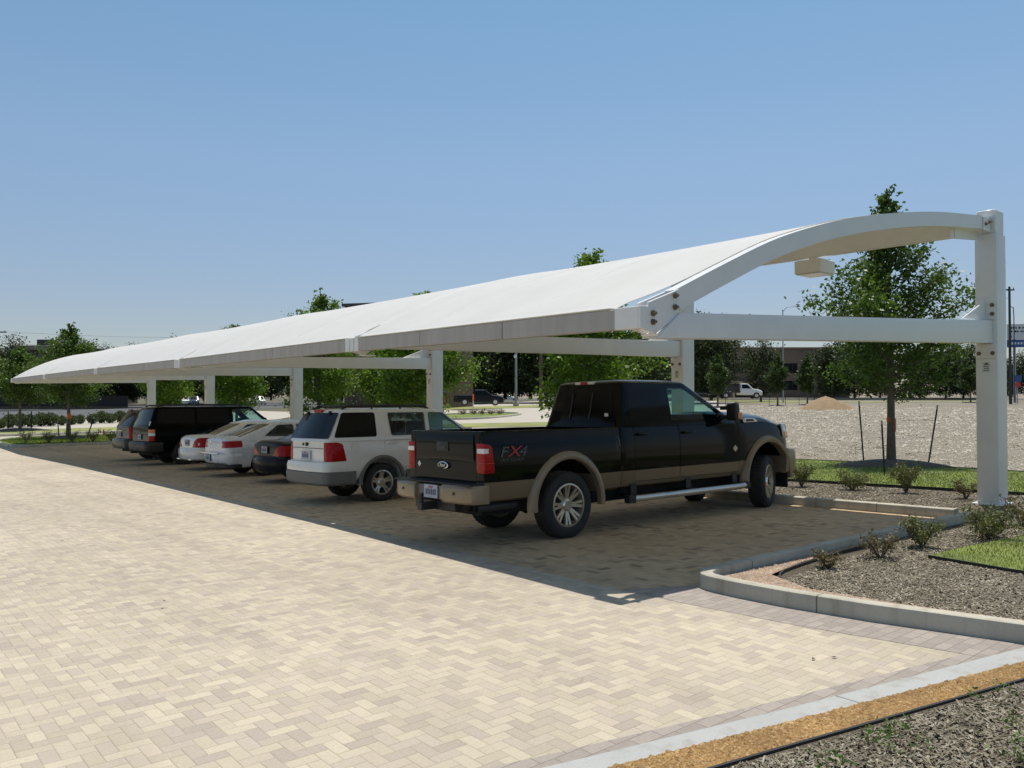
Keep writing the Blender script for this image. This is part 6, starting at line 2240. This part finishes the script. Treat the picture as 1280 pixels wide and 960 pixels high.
place_far(far_vehicle('far_pickup', 'dark pickup driving right on the road beyond the oval island', None, M['slate_paint'], 'pickup'), 581, 96, 507.0, rot=.05)
place_far(far_vehicle('far_car', 'white car on the far road beside the grey light pole', None, M['white_paint'], 'car'), 629, 190, 501.5, rot=.1)
place_far(far_vehicle('far_car', 'white car on the far road behind the leftmost young tree', None, M['pearl_paint'], 'suv'), 888, 150, 492.5, rot=.1)
cols = ['white_paint', 'silver_paint', 'white_paint', 'blue_paint', 'slate_paint', 'silver_paint', 'maroon_paint', 'white_paint']
labs = ['white', 'silver', 'white', 'blue', 'slate', 'silver', 'maroon', 'white']
pxs = [193, 209, 226, 243, 261, 280, 301, 322]
seen = {}
for k, px_ in enumerate(pxs):
    c = cols[k]
    if c in seen:
        o = copy_tree(seen[c])
    else:
        o = far_vehicle('far_car', 'x', 'cars parked in the far lot beyond the road', M[c], 'car' if k % 3 else 'suv')
        seen[c] = o
    place_far(o, px_, 158, 506.5, rot=-1.2 + .15 * (k % 3))
    lab = {0: 'white car nearest the farthest canopy post, in the far lot', 1: 'silver car between the two farthest canopy posts, in the far lot', 2: 'white car between the two farthest canopy posts, in the far lot',
           3: 'blue car left of the fifth canopy post, in the far lot', 4: 'slate car right at the fifth canopy post, in the far lot', 5: 'silver car above the roof of the long black SUV, in the far lot',
           6: 'maroon car above the roof of the long black SUV, in the far lot', 7: 'white car farthest right of the far lot, above the black SUV windscreen'}[k]
    o['label'] = lab

# white chassis cab truck with a dark flat bed and trailer
T = empty('flatbed_truck', (0, 0, 0), 'white cab truck with dark stake bed towing a flat trailer on the far road', 'truck')
body = loft_body('cab_body', M['white_paint'], T, 1.9, 4.9, [(1.9, .98), (4.4, .96), (4.9, .80)], [(1.9, .5), (4.9, .45)], [(1.9, 1.28), (3.6, 1.26), (4.9, .98)], [(1.9, 1.32), (3.5, 1.34), (4.6, 1.20), (4.9, 1.05)], .25)
h = House((1.92, 3.7, .92, 1.28), (2.0, 3.05, .78, 1.95), .04); h.build('cab_roof', M['white_paint'], T, 1.24)
for s in (-1, 1):
    h.side_pane([(2.15, 1.34), (3.4, 1.34), (2.88, 1.88), (2.15, 1.88)], s, 'side_window', M['tint'], T)
    for x, R in ((0, .42), (4.05, .42), (-5.6, .36), (-6.5, .36)):
        mb = MB(); mb.lathe([(0, -.12), (R * .6, -.12), (R, -.1), (R, .12), (0, .12)], 'y', 20); w_ = mb.build('wheel', M['rubber'], T, smooth=40); w_.location = (x, s * .88, R); w_.rotation_euler = (0, 0, math.pi if s > 0 else 0)
        mb = MB(); mb.lathe([(0, -.13), (R * .55, -.125), (R * .55, -.11), (0, -.11)], 'y', 16); mb.build('rim', M['alloy'], w_, smooth=40)
mb = MB(); mb.box(-1.5, 1.8, -1.1, 1.1, .78, .95); mb.build('flat_bed', M['dark_steel'], T)
mb = MB(); mb.box(1.55, 1.75, -1.1, 1.1, .95, 2.0); mb.build('headboard', M['dark_steel'], T)
for s in (-1, 1):
    mb = MB(); a, b = sorted((s * 1.06, s * 1.1)); mb.box(-1.4, 1.5, a, b, 1.02, 1.65); mb.build('bed_side', M['dark_steel'], T)
mb = MB(); mb.box(-8.6, -2.6, -1.05, 1.05, .62, .80); mb.tube([(-2.7, 0, .6), (-1.4, 0, .55)], .07, 6); mb.build('trailer_bed', M['dark_steel'], T)
place_far(T, 905, 108, 498.3, rot=.0)

# poles
def lamp_pole(label, px_, dep, h, r, arms, group=None):
    x, y = at_depth(px_, dep)
    root = empty('street_lamp', (x, y, tz(x, y)), label, 'street lamp', group, (0, 0, VIEW - math.pi / 2))
    mb = MB(); mb.tube([(0, 0, -.1), (0, 0, h)], [r, r * .7], 10); mb.build('pole', M['galv'], root, smooth=60)
    for s, L, rise in arms:
        mb = MB(); mb.tube([(0, 0, h - .3), (s * L * .25, 0, h + rise * .7), (s * L * .6, 0, h + rise), (s * L, 0, h + rise)], .05, 8); a = mb.build('arm', M['galv'], root, smooth=60)
        mb = MB(); mb.hexa([(s * L - .35, -.15, h + rise - .06), (s * L + .35, -.15, h + rise - .06), (s * L + .35, .15, h + rise - .06), (s * L - .35, .15, h + rise - .06)],
                           [(s * L - .2, -.1, h + rise + .12), (s * L + .25, -.1, h + rise + .12), (s * L + .25, .1, h + rise + .12), (s * L - .2, .1, h + rise + .12)]); mb.build('lamp_head', M['galv'], a, bevel=.03)
    return root
lamp_pole('double armed street lamp rising behind the canopy beside the tallest oak', 391, 82, 10.9, .10, [(-1, 1.35, -.1), (1, 1.3, .9)])
lamp_pole('single armed street lamp behind the end tie beam, before the office block', 979, 118, 13.6, .10, [(1, 2.2, .5)])
x, y = at_depth(645, 112)
root = empty('light_pole', (x, y, tz(x, y)), 'thick grey light pole with a round lamp, beyond the oval island', 'light pole', None, (0, 0, VIEW - math.pi / 2))
mb = MB(); mb.tube([(0, 0, -.1), (0, 0, 9.5)], [.19, .15], 12); mb.build('pole', M['galv'], root, smooth=60)
mb = MB(); mb.lathe([(0, -.26), (.16, -.2), (.22, 0), (.16, .2), (0, .26)], 'z', 14, (-.12, -.28, 6.9)); mb.build('round_lamp', M['clear_lens'], root, smooth=60)
mb = MB(); mb.box(-.4, .4, -.4, .4, 0, .5); mb.build('footing', M['concrete'], root, bevel=.04)
x, y = at_depth(676, 104)
root = empty('utility_pole', (x, y, tz(x, y)), 'brown wooden utility pole left of the pickup cab', 'utility pole')
mb = MB(); mb.tube([(0, 0, -.1), (0, 0, 9.2)], [.26, .2], 10); mb.build('pole', M['wood_pole'], root, smooth=60)
mb = MB(); mb.box(-.9, .9, -.06, .06, 8.6, 8.75); mb.build('crossarm', M['wood_pole'], root)
def upole(px_, dep, top_py, label, armw=1.0):
    x, y = at_depth(px_, dep)
    z0 = tz(x, y); h = HC + (HOR - top_py) * dep / FPX - z0
    root = empty('utility_pole', (x, y, z0), label, 'utility pole', None, (0, 0, VIEW - math.pi / 2))
    mb = MB(); mb.tube([(0, 0, -.1), (0, 0, h)], [.17, .12], 10); mb.build('pole', M['dark_steel'], root, smooth=60)
    mb = MB(); mb.box(-armw, armw, -.06, .06, h - .45, h - .3); ca = mb.build('crossarm', M['dark_steel'], root)
    for s in (-.85, 0, .85):
        mb = MB(); mb.lathe([(0, 0), (.05, .02), (.07, .10), (.03, .2), (0, .2)], 'z', 8, (s * armw, 0, h - .3)); mb.build('insulator', M['galv'], ca, smooth=60)
    mb = MB(); mb.tube([(.06, -.1, h - 2.3), (.35, -.1, h - 2.4), (.42, -.1, h - 3.4), (.42, -.1, .3)], .05, 8); mb.build('riser_pipe', M['dark_steel'], root, smooth=60)
    return x, y, z0 + h - .2
a = upole(1263, 92, 358, 'dark utility pole with crossarm at the right edge behind the end post', .55)
b = upole(-6, 120, 412, 'utility pole at the left edge of the picture carrying the wires', 1.6)
def wire(p, q, sag, label):
    pts = [(lerp(p[0], q[0], t / 20), lerp(p[1], q[1], t / 20), lerp(p[2], q[2], t / 20) - sag * 4 * (t / 20) * (1 - t / 20)) for t in range(21)]
    mb = MB(); mb.tube(pts, .018, 5)
    tag(mb.build('power_line', M['dark_steel'], None, smooth=60), label, 'power line')
lx2, ly2 = at_depth(310, 150)
wire(b, (lx2, ly2, 13.2), .5, 'upper thin power line crossing the sky above the far canopy tip')
wire((b[0], b[1], b[2] - 1.7), (lx2, ly2, 10.9), .5, 'lower thin power line above the far canopy tip')
rx, ry = at_depth(1130, 190)
wire(a, (rx, ry, 20.0), .9, 'upper power line running left from the pole behind the end post')
wire((a[0], a[1], a[2] - 1.0), (rx, ry, 17.6), .9, 'lower power line running left from the pole behind the end post')

# elevated roadside sign and a smaller one below it
x, y = at_depth(1279, 100)
root = empty('road_sign', (x, y, tz(x, y)), 'tall white and blue roadside sign on two legs at the right edge', 'sign', None, (0, 0, VIEW - math.pi / 2 - .25))
zb_ = HC + (HOR - 434) * 100 / FPX - tz(x, y)
for s in (-.9, 1.2):
    mb = MB(); mb.tube([(s, .1, 0), (s, .1, zb_ + 1.5)], .16, 8); mb.build('leg', M['galv'], root, smooth=60)
mb = MB(); mb.box(-1.75, 2.1, -.14, .05, zb_ + 1.0, zb_ + 2.9); pn = mb.build('white_panel', M['sign_white'], root, bevel=.02)
for z, (u, v) in ((zb_ + 2.3, (-1.4, 1.7)), (zb_ + 1.85, (-1.4, 1.8))):
    xx = u
    rq = random.Random(int(z * 100))
    while xx < v:
        ww = rq.uniform(.10, .30); mb = MB(); mb.box(xx, xx + ww, -.147, -.142, z, z + .22); xx += ww + rq.choice((.06, .06, .2))
        mb.build('sign_letter', M['slate_paint'], pn)
mb = MB(); mb.lathe([(0, 0), (.12, 0), (.12, .006), (0, .006)], 'y', 14, (-1.35, -.149, zb_ + 1.35)); mb.build('roundel', M['sign_blue'], pn)
mb = MB(); mb.box(-1.75, 2.1, -.13, .06, zb_, zb_ + .96); pn = mb.build('blue_panel', M['sign_blue'], root, bevel=.02)
for k in range(7):
    mb = MB(); mb.box(-1.3 + .34 * k, -1.3 + .34 * k + .2, -.137, -.132, zb_ + .35, zb_ + .62); mb.build('sign_letter', M['sign_white'], pn)
x, y = at_depth(1272, 97)
root = empty('low_sign', (x, y, tz(x, y)), 'small sign with red disc under the tall roadside sign', 'sign', None, (0, 0, VIEW - math.pi / 2))
mb = MB(); mb.tube([(0, .05, 0), (0, .05, 3.0)], .06, 8); mb.build('post', M['galv'], root, smooth=60)
mb = MB(); mb.box(-.45, .45, -.05, 0, 2.6, 3.4); mb.build('blue_board', M['sign_blue'], root)
mb = MB(); mb.lathe([(0, -.09), (.36, -.09), (.36, -.055), (0, -.055)], 'y', 8, (0, 0, 2.25)); mb.build('red_board', M['sign_red'], root)

# marker posts
x, y = gpt(591.5, 512.5)
root = empty('marker_post', (x, y, tz(x, y)), 'white marker post with an orange top by the oval island', 'marker post')
mb = MB(); mb.tube([(0, 0, 0), (0, 0, 1.0)], .055, 8); mb.build('post', M['sign_white'], root, smooth=60)
mb = MB(); mb.tube([(0, 0, 1.001), (0, 0, 1.85)], .085, 8); mb.build('orange_sleeve', M['orange'], root, smooth=60)
x, y = gpt(129.5, 546)
root = empty('marker_post', (x, y, tz(x, y) + .05), 'short orange and white marker on the turf island by the taupe SUV', 'marker post')
mb = MB(); mb.tube([(0, 0, 0), (0, 0, .42)], .04, 8); mb.build('orange_sleeve', M['orange'], root, smooth=60)
mb = MB(); mb.tube([(.14, -.1, 0), (.14, -.1, .24)], .03, 8); mb.build('post', M['sign_white'], root, smooth=60)

# sand mound
x, y = at_depth(1031, 76)
dome('sand_mound', x, y, 2.6, 1.3, 'mound', .03, seed=5)

# low walls and fence along the road
def far_wall(name, label, cat, mat, pts, h, th=.25):
    rings = []
    for (x, y, z) in pts:
        i = pts.index((x, y, z))
        a_, b_ = pts[max(0, i - 1)], pts[min(len(pts) - 1, i + 1)]
        t = Vector((b_[0] - a_[0], b_[1] - a_[1], 0)).normalized(); nn = Vector((-t.y, t.x, 0)) * th / 2
        p = Vector((x, y, z))
        rings.append([p - nn, p + nn, p + nn + Vector((0, 0, h)), p - nn + Vector((0, 0, h))])
    mb = MB(); mb.loft(rings)
    return tag(mb.build(name, M[mat], None), label, cat)
far_wall('low_wall', 'long low concrete wall along the far side of the left road', 'wall', 'concrete', [(*at_depth(p, 146), -.75) for p in range(-120, 560, 60)], .55)
far_wall('board_fence', 'dark board fence under the trees beyond the left road', 'fence', 'fence_dark', [(*at_depth(p, 150), -.75) for p in range(-120, 175, 40)], 2.9)
far_wall('low_wall', 'low concrete wall between the road and the office block', 'wall', 'concrete', [(*at_depth(p, 152), 1.1) for p in range(700, 1300, 60)], .75)
far_wall('barrier_wall', 'low barrier wall on the near side of the road by the dark pickup', 'wall', 'concrete', [(*at_depth(p, 128), -.2) for p in range(560, 760, 40)], .5)
sheet('far_lot', [at_depth(-120, 147), at_depth(560, 147), at_depth(720, 130), at_depth(720, 420), at_depth(-300, 420)], 0.0, M['asphalt'], zf=lambda x, y: 0.1)

# buildings
def building(label, pxl, pxr, dep, zbase, ztop, depth, mat, rot=0.0):
    xm, ym = at_depth((pxl + pxr) / 2, dep)
    w_ = (pxr - pxl) / FPX * dep
    root = empty('building', (xm, ym, zbase), label, 'building', None, (0, 0, VIEW - math.pi / 2 + rot))
    return root, w_, ztop - zbase
# office block on the right
R_, w_, hh = building('brown office block with dark window bands behind the young trees', 872, 1062, 168, 1.2, HC + (HOR - 437) * 168 / FPX, 25, 'office_wall')
mb = MB(); mb.box(-w_ / 2, w_ / 2, 0, 22, 0, hh); mb.build('wall', M['office_wall'], R_)
for k, (z0, z1) in enumerate(((.55, .72), (.22, .38))):
    n = 9
    for i in range(n):
        if k == 1 and i in (2, 3): continue
        x0 = -w_ / 2 + w_ * (i + .12) / n; x1 = -w_ / 2 + w_ * (i + .88) / n
        mb = MB(); mb.box(x0 - .1, x1 + .1, -.06, .0 - .003, hh * z0 - .1, hh * z1 + .1); f = mb.build('window', M['office_glass'], R_)
        mb = MB()
        for q in range(4): xx = lerp(x0, x1, q / 3); mb.box(xx - .05, xx + .05, -.10, -.062, hh * z0, hh * z1)
        mb.build('mullions', M['dark_steel'], f)
mb = MB(); mb.box(-w_ / 2 + w_ * .21, -w_ / 2 + w_ * .40, -2.4, -.003, 0, 4.0); pc = mb.build('porch', M['beige_wall'], R_)
mb = MB(); mb.box(-w_ / 2 + w_ * .225, -w_ / 2 + w_ * .345, -2.46, -2.403, 0, 3.2); mb.build('opening', M['cavity'], pc)
mb = MB(); mb.box(-w_ / 2 - .3, w_ / 2 + .3, -.3, 22.3, hh, hh + .5); mb.build('parapet', M['office_wall'], R_, bevel=.05)
# left building with a pale parapet and roof plant
R_, w_, hh = building('brown brick block with pale parapet and roof plant at the far left', 18, 122, 186, -.6, HC + (HOR - 437) * 186 / FPX, 22, 'brick_wall')
mb = MB(); mb.box(-w_ / 2, w_ / 2, 0, 20, 0, hh); mb.build('wall', M['brick_wall'], R_)
mb = MB(); mb.box(-w_ / 2 - .2, -w_ / 2 + w_ * .48, -.25, 20, hh - .1, hh + 1.0); mb.build('parapet', M['beige_wall'], R_, bevel=.05)
mb = MB(); mb.box(-w_ / 2 + w_ * .49, w_ / 2 + .2, -.25, 20, hh - .1, hh + .25); mb.build('parapet', M['roof_dark'], R_, bevel=.05)
mb = MB(); mb.box(-w_ / 2 + w_ * .20, -w_ / 2 + w_ * .38, 2, 6, hh + 1.0, hh + 2.5); rp = mb.build('roof_plant', M['roof_dark'], R_, bevel=.1)
for k in range(5):
    mb = MB(); x0 = -w_ / 2 + w_ * (.08 + .18 * k); mb.box(x0, x0 + w_ * .10, -.05, -.003, hh * .55, hh * .75); mb.build('window', M['office_glass'], R_)
# brick building behind the oaks in the middle
R_, w_, hh = building('brown building with an orange brick base and dark roof edge behind the oaks', 425, 560, 104, -.5, HC + (HOR - 381) * 104 / FPX, 14, 'brick_wall', -.25)
mb = MB(); mb.box(-w_ / 2 + .0, -w_ / 2 + w_ * .30, 0, 12, 0, hh); mb.build('wall', M['brick_wall'], R_)
mb = MB(); mb.box(-w_ / 2 + w_ * .302, w_ / 2, .6, 12, 0, hh * .62); mb.build('wall', M['brick_wall'], R_)
mb = MB(); mb.box(-w_ / 2 - .3, -w_ / 2 + w_ * .32, -.3, 12.3, hh, hh + .35); mb.build('roof', M['roof_dark'], R_)
mb = MB(); mb.box(-w_ / 2 + w_ * .45, w_ / 2 - .1, .35, .597, 0, 2.6); mb.build('brick_base', M['orange_brick'], R_)
for k in range(3):
    mb = MB(); x0 = -w_ / 2 + w_ * (.03 + .09 * k); mb.box(x0, x0 + w_ * .06, -.05, -.003, .8, 3.4); mb.build('window', M['office_glass'], R_)
for k in range(4):
    mb = MB(); x0 = -w_ / 2 + w_ * (.36 + .15 * k); mb.box(x0, x0 + .5, .2, .6, 0, hh * .6); mb.build('pillar', M['orange_brick'] if k in (1,) else M['beige_wall'], R_)
